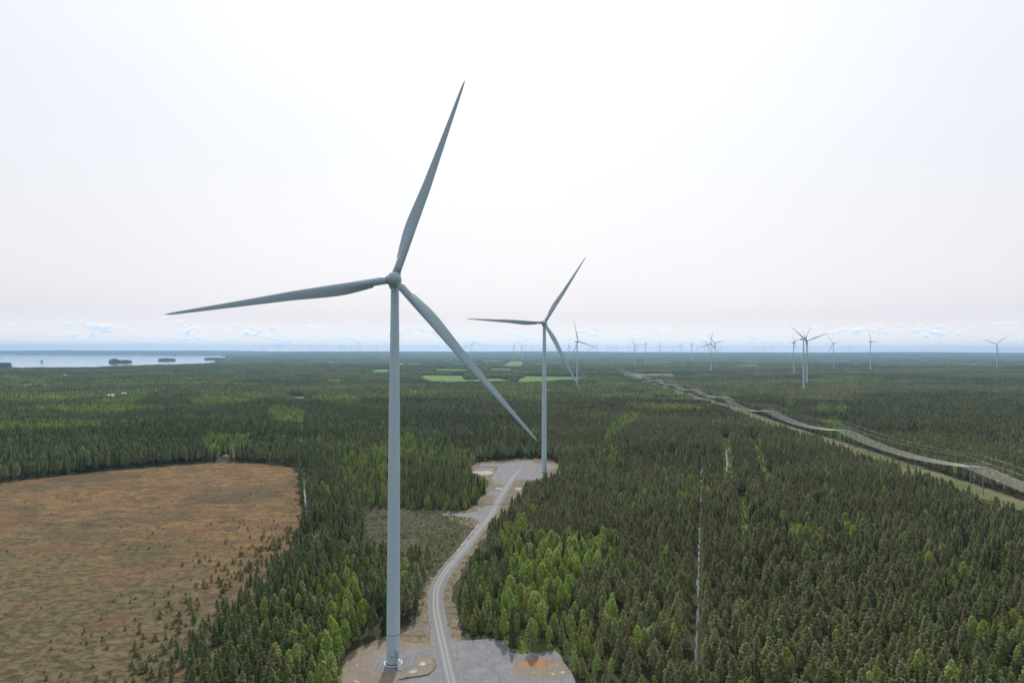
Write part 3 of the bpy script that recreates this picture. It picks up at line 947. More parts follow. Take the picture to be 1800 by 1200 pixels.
YOUNG = [[(590, 830), (600, 800), (640, 785), (700, 765), (760, 768), (830, 785), (855, 810), (862, 850), (850, 880), (820, 900), (760, 898), (700, 892), (650, 880), (600, 850)]]
OLIVE = [[(960, 1075), (985, 1045), (1020, 1048), (1060, 1085), (1100, 1150), (1110, 1230), (1020, 1230), (975, 1140)]]
LOWPINE = [[(806, 1120), (800, 1050), (812, 1000), (850, 965), (900, 960), (905, 1010), (880, 1060), (880, 1120)]]
BIRCH = [[(510, 1230), (545, 1150), (580, 1070), (612, 1010), (636, 1005), (640, 1050), (605, 1105), (592, 1150), (572, 1230)],
         [(872, 960), (885, 912), (925, 905), (940, 950), (995, 935), (1088, 925), (1088, 985), (1010, 1000), (990, 1060), (962, 1110), (925, 1125), (880, 1105), (868, 1050), (890, 1000)],
         [(1058, 1075), (1062, 1040), (1085, 1038), (1090, 1090)], [(1053, 808), (1058, 788), (1083, 790), (1088, 812)],
         [(1382, 950), (1390, 930), (1420, 935), (1422, 955)], [(1410, 985), (1425, 970), (1430, 985)], [(1692, 1110), (1700, 1088), (1728, 1095), (1730, 1115)], [(1655, 1030), (1665, 1008), (1682, 1015), (1680, 1035)],
         [(1768, 1110), (1775, 1085), (1800, 1090), (1800, 1115)], [(1460, 1130), (1466, 1112), (1475, 1130)], [(1060, 775), (1068, 752), (1112, 722), (1130, 728), (1085, 765), (1072, 780)],
         [(712, 775), (712, 760), (735, 765), (735, 780)], [(1435, 760), (1445, 735), (1475, 740), (1500, 765)], [(1435, 722), (1440, 708), (1458, 712), (1456, 724)], [(1468, 724), (1472, 712), (1490, 712), (1488, 724)], [(1380, 712), (1384, 702), (1398, 706), (1394, 716)], [(1570, 722), (1576, 714), (1586, 718), (1582, 724)],
         [(0, 741), (130, 736), (190, 742), (170, 750), (0, 756)], [(160, 706), (230, 694), (270, 692), (230, 712)], [(95, 716), (200, 712), (270, 714), (220, 724), (100, 724)],
         [(0, 694), (90, 690), (280, 682), (285, 690), (120, 702), (0, 706)], [(330, 700), (370, 692), (440, 690), (470, 698), (410, 712), (340, 712)], [(560, 700), (600, 692), (640, 698), (620, 712), (560, 706)],
         [(470, 725), (480, 712), (540, 722), (530, 745), (490, 740)], [(350, 780), (365, 760), (440, 765), (440, 785), (370, 792)], [(1045, 670), (1100, 668), (1110, 676), (1050, 680)], [(865, 675), (960, 668), (990, 672), (930, 684), (860, 684)],
         [(1640, 680), (1500, 660), (1450, 662), (1430, 668), (1500, 674), (1590, 674)]]
YELLOW = [[(1098, 706), (1120, 705), (1215, 709), (1240, 718), (1200, 722), (1100, 716)], [(575, 668), (600, 667), (600, 672), (575, 672)]]
DARK = [[(0, 760), (330, 740), (560, 720), (690, 720), (690, 760), (480, 770), (440, 800), (200, 815), (0, 835)], [(705, 700), (950, 720), (950, 800), (880, 800), (760, 760), (705, 750)],
        [(1430, 740), (1530, 690), (1800, 690), (1800, 780), (1600, 760)], [(1100, 716), (1260, 722), (1290, 735), (1120, 732)], [(960, 690), (1090, 700), (1100, 725), (960, 712)],
        [(705, 870), (705, 790), (830, 800), (850, 850)], [(1640, 900), (1800, 880), (1800, 1000), (1700, 1000)]]


def anyin(px, py, polys):
    r = np.zeros(px.shape, bool)
    for q in polys:
        q = np.asarray(q, float)
        a = (px > q[:, 0].min()) & (px < q[:, 0].max()) & (py > q[:, 1].min()) & (py < q[:, 1].max())
        if a.any():
            s = np.zeros(px.shape, bool); s[a] = inpoly(px[a], py[a], q); r |= s
    return r


def distline(x, y, C):
    d = np.full(x.shape, 1e9)
    for a, b in zip(C[:-1], C[1:]):
        ax, ay = a[0], a[1]; bx, by = b[0] - ax, b[1] - ay
        t = np.clip(((x - ax) * bx + (y - ay) * by) / (bx * bx + by * by), 0, 1)
        d = np.minimum(d, np.hypot(x - ax - t * bx, y - ay - t * by))
    return d


DITCH_W = [(gp(q), w) for q, w in DITCHES]
LINE_W = [(gp(q), w) for q, w in LINES]
BOGE = gp([(300, 1260), (292, 1200), (312, 1130), (352, 1082), (400, 1040), (440, 1008), (468, 975), (500, 962), (540, 938)])


def open_ground(x, y, h):
    blk = np.zeros(x.shape, bool)
    for f in (0.0, 0.5, 0.92):
        q = proj(np.stack([x, y, terrain(x, y) + h * f], -1))
        blk |= anyin(q[:, 0], q[:, 1], VIS)
    return blk


# --- near woods: every tree its own instance
def near_trees():
    sp = 3.7
    ys = np.arange(150, 1320, sp)
    X = []; Y = []
    for y in ys:
        w = 0.80 * y + 40
        xs = np.arange(-w, w, sp)
        X.append(xs); Y.append(np.full(len(xs), y))
    x = np.concatenate(X); y = np.concatenate(Y)
    x = x + rng.uniform(-.5, .5, len(x)) * sp * 0.95; y = y + rng.uniform(-.5, .5, len(x)) * sp * 0.95
    n = len(x)
    mid = proj(np.stack([x, y, np.full(n, 9.0)], -1)); mx, my = mid[:, 0], mid[:, 1]
    young = anyin(mx, my, YOUNG); olive = anyin(mx, my, OLIVE); low = anyin(mx, my, LOWPINE)
    birchz = anyin(mx, my, BIRCH); yell = anyin(mx, my, YELLOW); dark = anyin(mx, my, DARK)
    s = rng.uniform(0.66, 1.02, n) * (0.92 + 0.25 * (fnoise(x, y, 60, 2) - 0.5) * 2)
    s[young] *= 0.78; s[olive] *= 0.62; s[low] *= 0.72
    bd = distline(x, y, BOGE)                          # the wood thins out into the bog
    inb = (mx < 560) & (my > 930)
    edge = inb & (bd < 26)
    s[edge] *= 0.55 + 0.45 * (bd[edge] / 26)
    keep = rng.rand(n) < np.clip(0.80 + 0.5 * (fnoise(x, y, 38, 9) - 0.45), 0.4, 1)
    keep &= ~(edge & (rng.rand(n) < 0.30 * (1 - bd / 26)))
    keep |= (olive | low | young) & (rng.rand(n) < 0.9)
    keep &= ~open_ground(x, y, 13.0 * s)
    rd = distline(x, y, ROAD_P[::6] + [ROAD_P[-1]])
    keep &= rd > np.where((y > 300) | (mx < 770), 5.2, 7.6) + 1.5 * rng.rand(n)
    keep &= distline(x, y, [np.array(p, float) for p in PL]) > 21.5 + 3 * rng.rand(n)
    for C, w in DITCH_W: keep &= distline(x, y, C) > w / 2 + 1.0 + 0.8 * vnoise(x, y, 30, 14)
    for C, w in LINE_W: keep &= distline(x, y, C) > w / 2 + 1.2
    for tx, ty, tr in ((-38.3, 222.8, 12), (26.4, 577.7, 16)): keep &= np.hypot(x - tx, y - ty) > tr
    nb = fnoise(x, y, 120, 1); nf = vnoise(x, y, 14, 4)
    left = sst(-mx, -1000, -500)
    pb = np.clip((nb - 0.60) * 2.2, 0, 0.5) * (0.25 + 0.75 * left) + 0.020 + 0.015 * left + 0.10 * (vnoise(x, y, 42, 77) > 0.86)
    pb[birchz] = 0.80; pb[yell] = 0.8; pb[young] = 0.34; pb[olive] = 0.22; pb[low] = 0.10; pb[dark & ~birchz] = 0.02
    ps = np.clip((fnoise(x, y, 80, 7) - 0.55) * 1.2, 0, 0.4) + 0.02 + 0.06 * left
    ps[dark] = 0.30; ps[birchz] = 0.10; ps[young] = 0.12; ps[olive] = 0.02
    pg = 0.10 + 0.55 * left + 0.5 * sst(mx, 1500, 1850) * sst(my, 850, 1100); pg[low] = 0.75; pg[olive] = 0.1
    u = rng.rand(n)
    kind = np.full(n, 'pine', dtype=object)
    kind[rng.rand(n) < pg] = 'pine_green'
    yz = young | low
    kind[yz] = np.where(rng.rand(yz.sum()) < 0.55, 'young_green', 'young'); kind[olive] = 'young'
    kind[u < ps] = 'spruce'
    kind[u > 1 - pb] = 'birch'
    kind[yell & (kind == 'birch')] = 'yellow'
    kind[edge & ((kind == 'birch') | (rng.rand(n) < 0.5))] = 'young_green'
    s[(kind == 'young') | (kind == 'young_green')] *= 1.35
    # bushes along the cut lines
    keep &= ~((kind == 'bush'))
    return x[keep], y[keep], s[keep], kind[keep], mx[keep], my[keep]


tx, ty, ts, tk, tmx, tmy = near_trees()
tid = np.array([IDX[k][i] for k, i in zip(tk, [rng.randint(0, len(IDX[k])) for k in tk])])
dist = np.hypot(tx, ty)
top = proj(np.stack([tx, ty, 13.0 * ts], -1))
infr = (tmx > 0) & (tmx < 1800) & (top[:, 1] < 1195)
conif = np.isin(tk, ['pine', 'pine_green', 'young', 'young_green'])
ind = np.zeros(len(tx), bool)
def nearest(mask, k):
    ii = np.where(mask & infr)[0]
    ii = ii[np.argsort(dist[ii] - 8 * ts[ii])][:k]
    ind[ii] = True
nearest(conif, 300); nearest(tk == 'spruce', 60); nearest(tk == 'birch', 150)
print("near trees", len(tx), "individual", ind.sum())

rots = np.stack([rng.normal(0, 0.02, len(tx)), rng.normal(0, 0.02, len(tx)), rng.uniform(0, 6.28, len(tx))], -1)
scs = np.stack([ts * rng.uniform(.9, 1.15, len(tx))] * 2 + [ts], -1)


def region(x, y, mx, my):
    if mx < 690 and my > 1000 and mx > 480 and x < -44: return ("between the brown bog and the near turbine's yard", 'a')
    if mx < 560: return ("at the wooded edge of the brown bog", 'b')
    if mx < 790: return ("left of the gravel road near the front turbine", 'c')
    if 790 <= mx < 1000 and my < 1140: return ("just right of the road bend above the crane pad", 'd')
    if mx < 1222: return ("between the crane pad and the straight forest ditch", 'e')
    if mx < 1500: return ("right of the straight forest ditch at the photo's bottom", 'f')
    return ("in the bottom right corner of the photo", 'g')


DESC = {'pine': ("dull olive brown pine", "pine tree"), 'pine_green': ("green pine", "pine tree"), 'young': ("short light olive young pine", "pine tree"), 'young_green': ("short green young pine", "pine tree"),
        'spruce': ("narrow dark pointed spruce", "spruce tree"), 'birch': ("bright green leafy birch", "birch tree")}
NAMES = {'spruce': 'spruce_tree', 'birch': 'birch_tree'}
for i in np.where(ind)[0]:
    k = tk[i]
    crown_me, trunk_me = PARTS[int(tid[i])]
    e = empty(NAMES.get(k, 'pine_tree'), (tx[i], ty[i], 0.0))
    e.rotation_euler = tuple(rots[i]); e.scale = tuple(scs[i])
    for nm, me in (("trunk", trunk_me), ("crown", crown_me)):
        link(bpy.data.objects.new(nm, me), e)
    d, cat = DESC[k]
    rg, rk = region(tx[i], ty[i], tmx[i], tmy[i])
    tag(e, d + " standing " + rg, cat, d + "s " + rg)

POS = [np.stack([tx, ty, np.zeros(len(tx))], -1)[~ind]]; IDs = [tid[~ind]]; ROT = [rots[~ind]]; SCA = [scs[~ind]]


# --- middle and far woods as patches of trees
def patches(y0, y1, side, prefix, h, seed, allow_in_view):
    ys = np.arange(y0, y1, side)
    X = []; Y = []
    for y in ys:
        w = 0.80 * y + side
        xs = np.arange(-w, w, side); X.append(xs); Y.append(np.full(len(xs), y))
    x = np.concatenate(X); y = np.concatenate(Y)
    n = len(x)
    x = x + rng.uniform(-.12, .12, n) * side; y = y + rng.uniform(-.12, .12, n) * side
    q = proj(np.stack([x, y, terrain(x, y) + 10], -1)); mx, my = q[:, 0], q[:, 1]
    keep = ~open_ground(x, y, h)
    hw = side * 0.42 if prefix == 'm_' else side * 0.3
    for dx in (-hw, hw): keep &= ~open_ground(x + dx, y, h)
    keep &= distline(x, y, [np.array(p, float) for p in PL]) > 19 + side * 0.42
    # lake: no trees in the water
    lk = np.array([p[:2] for p in gp(LAKE_PX) + gp(LAKE_NEAR, 8.0)])
    keep &= ~inpoly(x, y, lk)
    nb = fnoise(x * 0.5, y, 260, 21); nd = fnoise(x * 0.5, y, 330, 31); ns = vnoise(x, y, 60, 41)
    left = sst(-mx, -1100, -600)
    kind = np.full(n, 'pine', dtype=object)
    kind[(nd > 0.54)] = 'dark'
    kind[(nd > 0.50) & (left > rng.rand(n))] = 'dark'
    kind[(left > 0.5) & (nd < 0.40)] = 'mix'
    kind[(nb + 0.12 * (ns - 0.5) + 0.05 * left) > 0.66] = 'mix'
    kind[(nb + 0.2 * (ns - 0.5) + 0.06 * left) > 0.725] = 'birch'
    kind[anyin(mx, my, DARK)] = 'dark'
    kind[anyin(mx, my, BIRCH)] = 'birch'
    if prefix == 'm_': kind[anyin(mx, my, YELLOW)] = 'yellow'
    keep &= ~((rng.rand(n) < 0.04) & (prefix == 'm_'))
    mead = anyin(mx, my, [q for q, mt in FIELDS if mt is M_MEADOW])
    keep &= ~(mead & (rng.rand(n) < 0.78))
    kind[mead] = 'birch'
    x, y, kind = x[keep], y[keep], kind[keep]; n = len(x)
    ids = np.array([IDX[prefix + k][rng.randint(0, len(IDX[prefix + k]))] for k in kind])
    s = rng.uniform(0.85, 1.12, n) * (0.86 + 0.28 * fnoise(x, y, 170, 51))
    POS.append(np.stack([x, y, terrain(x, y) - 0.2], -1)); IDs.append(ids)
    ROT.append(np.stack([np.zeros(n), np.zeros(n), rng.randint(0, 4, n) * math.pi / 2 + rng.normal(0, 0.1, n)], -1))
    SCA.append(np.stack([np.full(n, 1.04), np.full(n, 1.04), s], -1))
    print(prefix, n)

patches(1332, 4700, 26.0, 'm_', 11.0, 1, True)
patches(4760, 21500, 104.0, 'f_', 9.0, 2, True)

# --- islands in the lake
def island(px0, px1, py, hgt, name_label):
    a = at(px0, py); b = at(px1, py)
    c = (a + b) / 2; w = (b[0] - a[0]); dpt = w * 0.9
    c[1] += dpt / 2
    mb = MB(); n = 28; rr = random.Random(int(px0))
    prof = [(1.0, 0.0), (0.93, 1.5), (0.7, hgt * 0.55), (0.4, hgt * 0.9), (0.02, hgt)]
    ph = [0.85 + 0.3 * rr.random() for _ in range(n)]
    vs = []
    for r_, z in prof:
        for k in range(n):
            t = 2 * math.pi * k / n
            vs.append((r_ * ph[k] * w / 2 * math.cos(t), r_ * ph[k] * dpt / 2 * math.sin(t), z))
    fs = [(i * n + k, i * n + (k + 1) % n, (i + 1) * n + (k + 1) % n, (i + 1) * n + k) for i in range(len(prof) - 1) for k in range(n)]
    mb.add(vs, fs, 0, True)
    o = mb.build("island", M_GROUND); o.location = (c[0], c[1], 0.3)
    tag(o, kind='structure')
    N_ = max(6, int(w * dpt / 120)); P = []; 
    while len(P) < N_:
        u, v = rr.uniform(-1, 1), rr.uniform(-1, 1)
        q = math.hypot(u, v)
        if q < 0.92:
            z = hgt * (1 - q * q) * 0.9
            P.append((c[0] + u * w / 2, c[1] + v * dpt / 2, z))
    k = [rr.choice(IDX['spruce'] + IDX['pine_green'] + IDX['birch'][:1]) for _ in P]
    POS.append(np.array(P)); IDs.append(np.array(k)); ROT.append(np.array([(0, 0, rr.uniform(0, 6)) for _ in P])); SCA.append(np.array([(2.0, 2.0, 1.1)] * len(P)))

island(186, 206, 637, 22, 0); island(203, 227, 637, 8, 0); island(270, 303, 633.6, 9, 0); island(349, 391, 631.8, 5, 0); island(377, 392, 636.6, 5, 0)
island(-12, 14, 644.0, 12, 0); island(70.5, 74, 636.6, 2, 0); island(300, 310, 624.9, 4, 0)

forest = instancer("forest", np.concatenate(POS), np.concatenate(IDs), np.concatenate(ROT), np.concatenate(SCA))
tag(forest, "endless dark green conifer forest with paler birches reaching to the horizon", "forest", kind='stuff')

# --- low growth: stunted bog pines, shrubs on the logged ground, bushes along verges
def low_growth():
    P = []; I = []; S = []
    bx = np.array([p[:2] for p in BOG_W])
    n = 15000
    x = rng.uniform(-420, -60, n); y = rng.uniform(190, 700, n)
    bd = distline(x, y, BOGE)
    pr = 0.025 + 1.0 * np.exp(-bd / 18.0) + 0.14 * (fnoise(x, y, 40, 61) > 0.62) + 0.15 * ((x > -170) & (y > 440))
    k = inpoly(x, y, bx) & (rng.rand(n) < pr)
    x, y, bd = x[k], y[k], bd[k]
    s = 0.10 + 0.40 * rng.rand(len(x)) ** 2.0 + 1.2 * np.exp(-bd / 20.0) * rng.rand(len(x))
    P.append(np.stack([x, y, np.zeros(len(x))], -1)); I.append(rng.choice(IDX['bog_pine'], len(x))); S.append(np.stack([s * 1.6 + .12, s * 1.6 + .12, s], -1))
    cx = np.array([p[:2] for p in gp(CUT_PX)])
    n = 2400
    x = rng.uniform(cx[:, 0].min(), cx[:, 0].max(), n); y = rng.uniform(cx[:, 1].min(), cx[:, 1].max(), n)
    k = inpoly(x, y, cx) & (rng.rand(n) < 0.10 + 0.8 * (fnoise(x, y, 30, 71) > 0.55)) & (distline(x, y, ROAD_P[::6]) > 6)
    x, y = x[k], y[k]; s = rng.uniform(0.2, 0.6, len(x))
    P.append(np.stack([x, y, np.zeros(len(x))], -1)); I.append(rng.choice(IDX['bush'], len(x))); S.append(np.stack([s * 1.4, s * 1.4, s], -1))
    # cut lines and the corridor
    for C, w in LINE_W:
        for a, b in zip(C[:-1], C[1:]):
            for _ in range(int(np.linalg.norm(b - a) / 2.2)):
                t = rng.rand(); q = a + (b - a) * t
                P.append(np.array([[q[0] + rng.uniform(-.5, .5) * w, q[1], 0]])); I.append(rng.choice(IDX['bush'], 1)); s = rng.uniform(.4, 1.1); S.append(np.array([[s, s, s]]))
    n = 2600
    x0 = rng.uniform(-20, 20, n); y = 300 + 2900 * rng.rand(n) ** 1.6
    x = x0 + np.interp(y, [p[1] for p in PL], [p[0] for p in PL])
    k = fnoise(x, y, 35, 81) > 0.47
    x, y = x[k], y[k]; s = rng.uniform(0.25, 0.8, len(x))
    P.append(np.stack([x, y, np.zeros(len(x))], -1)); I.append(rng.choice(IDX['bush'], len(x))); S.append(np.stack([s, s, s], -1))
    # along the road verges and the pad's edge
    n = 900
    x = rng.uniform(-60, 60, n); y = rng.uniform(205, 560, n)
    d = distline(x, y, ROAD_P[::4])
    vq = proj(np.stack([x, y, x * 0], -1))
    k = (d > 5.2) & (d < 9.5) & (fnoise(x, y, 9, 91) > 0.5) & (vq[:, 1] < 1090) & ~((vq[:, 1] < 905) & (vq[:, 1] > 800) & (vq[:, 0] > 845) & (vq[:, 0] < 990))
    x, y = x[k], y[k]; s = rng.uniform(0.12, 0.5, len(x))
    P.append(np.stack([x, y, np.zeros(len(x))], -1)); I.append(rng.choice(IDX['bush'], len(x))); S.append(np.stack([s, s, s], -1))
    mo = gp([(884, 1122), (905, 1112), (945, 1118), (975, 1128), (985, 1146), (972, 1141), (935, 1147), (897, 1149)])
    mp = np.array([p[:2] for p in mo])
    x = rng.uniform(mp[:, 0].min(), mp[:, 0].max(), 160); y = rng.uniform(mp[:, 1].min(), mp[:, 1].max(), 160)
    k = inpoly(x, y, mp); x, y = x[k], y[k]; s = rng.uniform(0.08, 0.35, len(x))
    P.append(np.stack([x, y, np.zeros(len(x))], -1)); I.append(rng.choice(IDX['bush'], len(x))); S.append(np.stack([s * 1.5, s * 1.5, s], -1))
    P = np.concatenate(P); I = np.concatenate(I); S = np.concatenate(S)
    R_ = np.stack([np.zeros(len(P)), np.zeros(len(P)), rng.uniform(0, 6.28, len(P))], -1)
    o = instancer("undergrowth", P, I, R_, S)
    tag(o, "stunted bog pines and green shrubs scattered over bog, logged ground and verges", "undergrowth", kind='stuff')
low_growth()


def stones():
    rr = np.random.RandomState(8)
    V = []; F = []
    def put(x, y, s):
        b = len(V)
        for d in ((1, 0, 0), (0, 1, 0), (-1, 0, 0), (0, -1, 0), (0, 0, .8), (0, 0, -.3)):
            V.append((x + d[0] * s * rr.uniform(.6, 1.3), y + d[1] * s * rr.uniform(.6, 1.3), 0.05 + d[2] * s * rr.uniform(.7, 1.2)))
        for k in range(4):
            F.append((b + k, b + (k + 1) % 4, b + 4)); F.append((b + (k + 1) % 4, b + k, b + 5))
    for _ in range(6500):
        i = rr.randint(0, len(ROAD_P)); p = ROAD_P[i]
        off = rr.uniform(4.3, 9.5) * rr.choice([-1, 1])
        x, y = p[0] + off, p[1] + rr.uniform(-3, 3)
        if rr.rand() < 0.5 * (vnoise(x, y, 9, 3) > 0.45) + 0.12: put(x, y, rr.uniform(0.07, 0.24))
    for (cx, cy, rx, ry, n) in [(740, 1100, 22, 14, 260), (890, 1138, 14, 14, 150), (925, 1150, 30, 3, 60), (955, 1180, 50, 14, 160), (1010, 1160, 16, 26, 140), (640, 1160, 40, 26, 160), (905, 1180, 4, 20, 90), (835, 830, 30, 5, 80), (900, 870, 25, 12, 90)]:
        for _ in range(n):
            a = rr.uniform(0, 6.28); q = math.sqrt(rr.rand())
            p = at(cx + rx * q * math.cos(a), cy + ry * q * math.sin(a)); put(p[0], p[1], rr.uniform(0.06, 0.28) * (1.6 if cy < 900 else 1))
    me = bpy.data.meshes.new("stones"); me.from_pydata(V, [], F); me.materials.append(M_ROCK)
    tag(link(bpy.data.objects.new("stones", me)), "pale loose stones scattered along the gravel verges and pad edges", "stones", kind='stuff')
stones()


def debris():
    """branches and roots left on the logged ground"""
    rr = np.random.RandomState(18)
    cx = np.array([p[:2] for p in gp(CUT_PX)])
    mb = MB(); n = 0
    while n < 1500:
        x = rr.uniform(cx[:, 0].min(), cx[:, 0].max()); y = rr.uniform(cx[:, 1].min(), cx[:, 1].max())
        if not inpoly(np.array([x]), np.array([y]), cx)[0]: continue
        a = rr.uniform(0, 3.14); L = rr.uniform(0.5, 2.6); h = rr.uniform(.05, .35)
        dx, dy = math.cos(a) * L / 2, math.sin(a) * L / 2
        mb.tube([(x - dx, y - dy, h), (x + dx, y + dy, rr.uniform(.05, .6))], [rr.uniform(.06, .16), .04], 4, rr.randint(0, 2), False)
        n += 1
    o = mb.build("logging_debris", [pmat("grey_wood", (0.17, 0.14, 0.11), 0.95), pmat("brown_wood", (0.09, 0.062, 0.04), 0.95)])
    tag(o, "brown branches and roots strewn over the logged ground left of the road", "debris", kind='stuff')
debris()

# ------------------------------------------------------------------ wind turbines
def blade_mesh(Rr, root=1.28, fine=True):
    """span along +X, trailing edge towards +Y, upwind +Z"""
    ns, nc = (44, 28) if fine else (12, 8)
    S = np.linspace(0.0, 1.0, ns) ** 0.9
    S = np.sort(np.concatenate([S, [0.0735, 0.074, 0.965, 0.985, 0.995]]))
    ch_r = [0, .05, .0737, .0738, .13, .20, .26, .35, .45, .60, .75, .88, .95, .98, 1.0]
    ch = [2 * root, 2 * root, 2.5, 3.0, 3.45, 3.85, 3.85, 3.45, 2.95, 2.25, 1.62, 1.12, 0.82, 0.55, 0.06]
    vs = []
    for s in S:
        c = np.interp(s, ch_r, ch); k = sst(np.array(s), 0.03, 0.26)         # 0 = round root, 1 = aerofoil
        c *= root / 1.28 if s > .07 else 1
        thick = np.interp(s, [0, .05, .12, .25, .5, 1], [2 * root, 2 * root, 2.0 * root, 1.1, .52, .06])
        tw = R(np.interp(s, [0, .07, .25, .6, 1], [17, 17, 9, 3.5, 0]))
        le = -root * (1 - k) - min(root * 0.98, 0.42 * c) * k
        for j in range(nc):
            t = 2 * math.pi * j / nc
            y_c = math.cos(t); z_c = math.sin(t)
            # round section
            yr, zr = root * y_c, root * z_c
            if s > 0.0737 and y_c > 0.2:      # trailing edge panel starts abruptly
                yr = root * y_c + (c - 2 * root) * max(0, (y_c - 0.2) / 0.8) ** 1.4 if c > 2 * root else yr
                zr = zr * (1 - 0.65 * max(0, (y_c - 0.2) / 0.8))
            # aerofoil section, x from 1 (trailing) to 0 (leading)
            xx = 0.5 + 0.5 * y_c
            yt = 5 * (0.2969 * math.sqrt(max(xx, 0)) - 0.126 * xx - 0.3516 * xx ** 2 + 0.2843 * xx ** 3 - 0.1030 * xx ** 4)
            ya = le + c * xx; za = (1 if z_c >= 0 else -1) * yt * thick / 1.0 * (1.0 if z_c >= 0 else 0.85)
            y = yr * (1 - k) + ya * k; z = zr * (1 - k) + za * k
            y2 = y * math.cos(tw) + z * math.sin(tw); z2 = -y * math.sin(tw) + z * math.cos(tw)
            z2 += 2.2 * s * s
            vs.append((s * Rr, y2, z2))
    n = len(S)
    fs = [(i * nc + j, (i + 1) * nc + j, (i + 1) * nc + (j + 1) % nc, i * nc + (j + 1) % nc) for i in range(n - 1) for j in range(nc)]
    fs += [tuple(range(nc)), tuple(range((n - 1) * nc + nc - 1, (n - 1) * nc - 1, -1))]
    me = bpy.data.meshes.new("blade"); me.from_pydata(vs, [], fs); me.materials.append(PAINT_SHADED)
    me.polygons.foreach_set('use_smooth', [True] * (len(fs) - 2) + [False] * 2); me.update()
    return me


def nacelle_mesh():
    """length runs along -Z of the rotor frame (Z = towards the wind); Y is up there"""
    secs = [(-1.0, 1.5, 1.6), (-1.6, 1.95, 2.0), (-3.0, 2.1, 2.15), (-8.0, 2.1, 2.15), (-11.5, 2.0, 1.95), (-12.6, 1.6, 1.4), (-12.8, 1.2, 1.0)]
    n = 20; vs = []
    for z, w, h in secs:
        for k in range(n):
            t = 2 * math.pi * k / n; c, s_ = math.cos(t), math.sin(t)
            vs.append((w * math.copysign(abs(c) ** 0.45, c), h * math.copysign(abs(s_) ** 0.45, s_) + 0.1, z))
    fs = [(i * n + k, (i + 1) * n + k, (i + 1) * n + (k + 1) % n, i * n + (k + 1) % n) for i in range(len(secs) - 1) for k in range(n)]
    fs += [tuple(range(n)), tuple(range((len(secs) - 1) * n + n - 1, (len(secs) - 1) * n - 1, -1))]
    me = bpy.data.meshes.new("nacelle"); me.from_pydata(vs, [], fs); me.materials.append(PAINT)
    me.polygons.foreach_set('use_smooth', [True] * (len(fs) - 2) + [False] * 2); me.update()
    return me


def hub_mesh():
    mb = MB()
    prof = [(1.75, -1.9), (2.15, -1.2), (2.28, -0.3), (2.22, 0.6), (1.98, 1.4), (1.5, 2.05), (0.85, 2.45), (0.3, 2.58), (0.01, 2.6)]
    mb.lathe(prof, 36)
    # short blade sockets with a dark seal ring
    for k in range(3):
        w = 2 * math.pi * k / 3
        d = Vector((math.cos(w), math.sin(w), 0))
        mb.tube([d * 0.8, d * 2.22], 1.46, 28, 0)
        mb.tube([d * 2.2, d * 2.32], 1.40, 28, 1)
    return mb.mesh("hub", [PAINT_SHADED, M_DARK])


NAC = nacelle_mesh(); HUBM = hub_mesh()
BLADE = {}
def get_blade(Rr, fine, root=1.26):
    key = (round(Rr) if not fine else Rr, fine, root)
    if key not in BLADE: BLADE[key] = blade_mesh(key[0], root, fine)
    return BLADE[key]


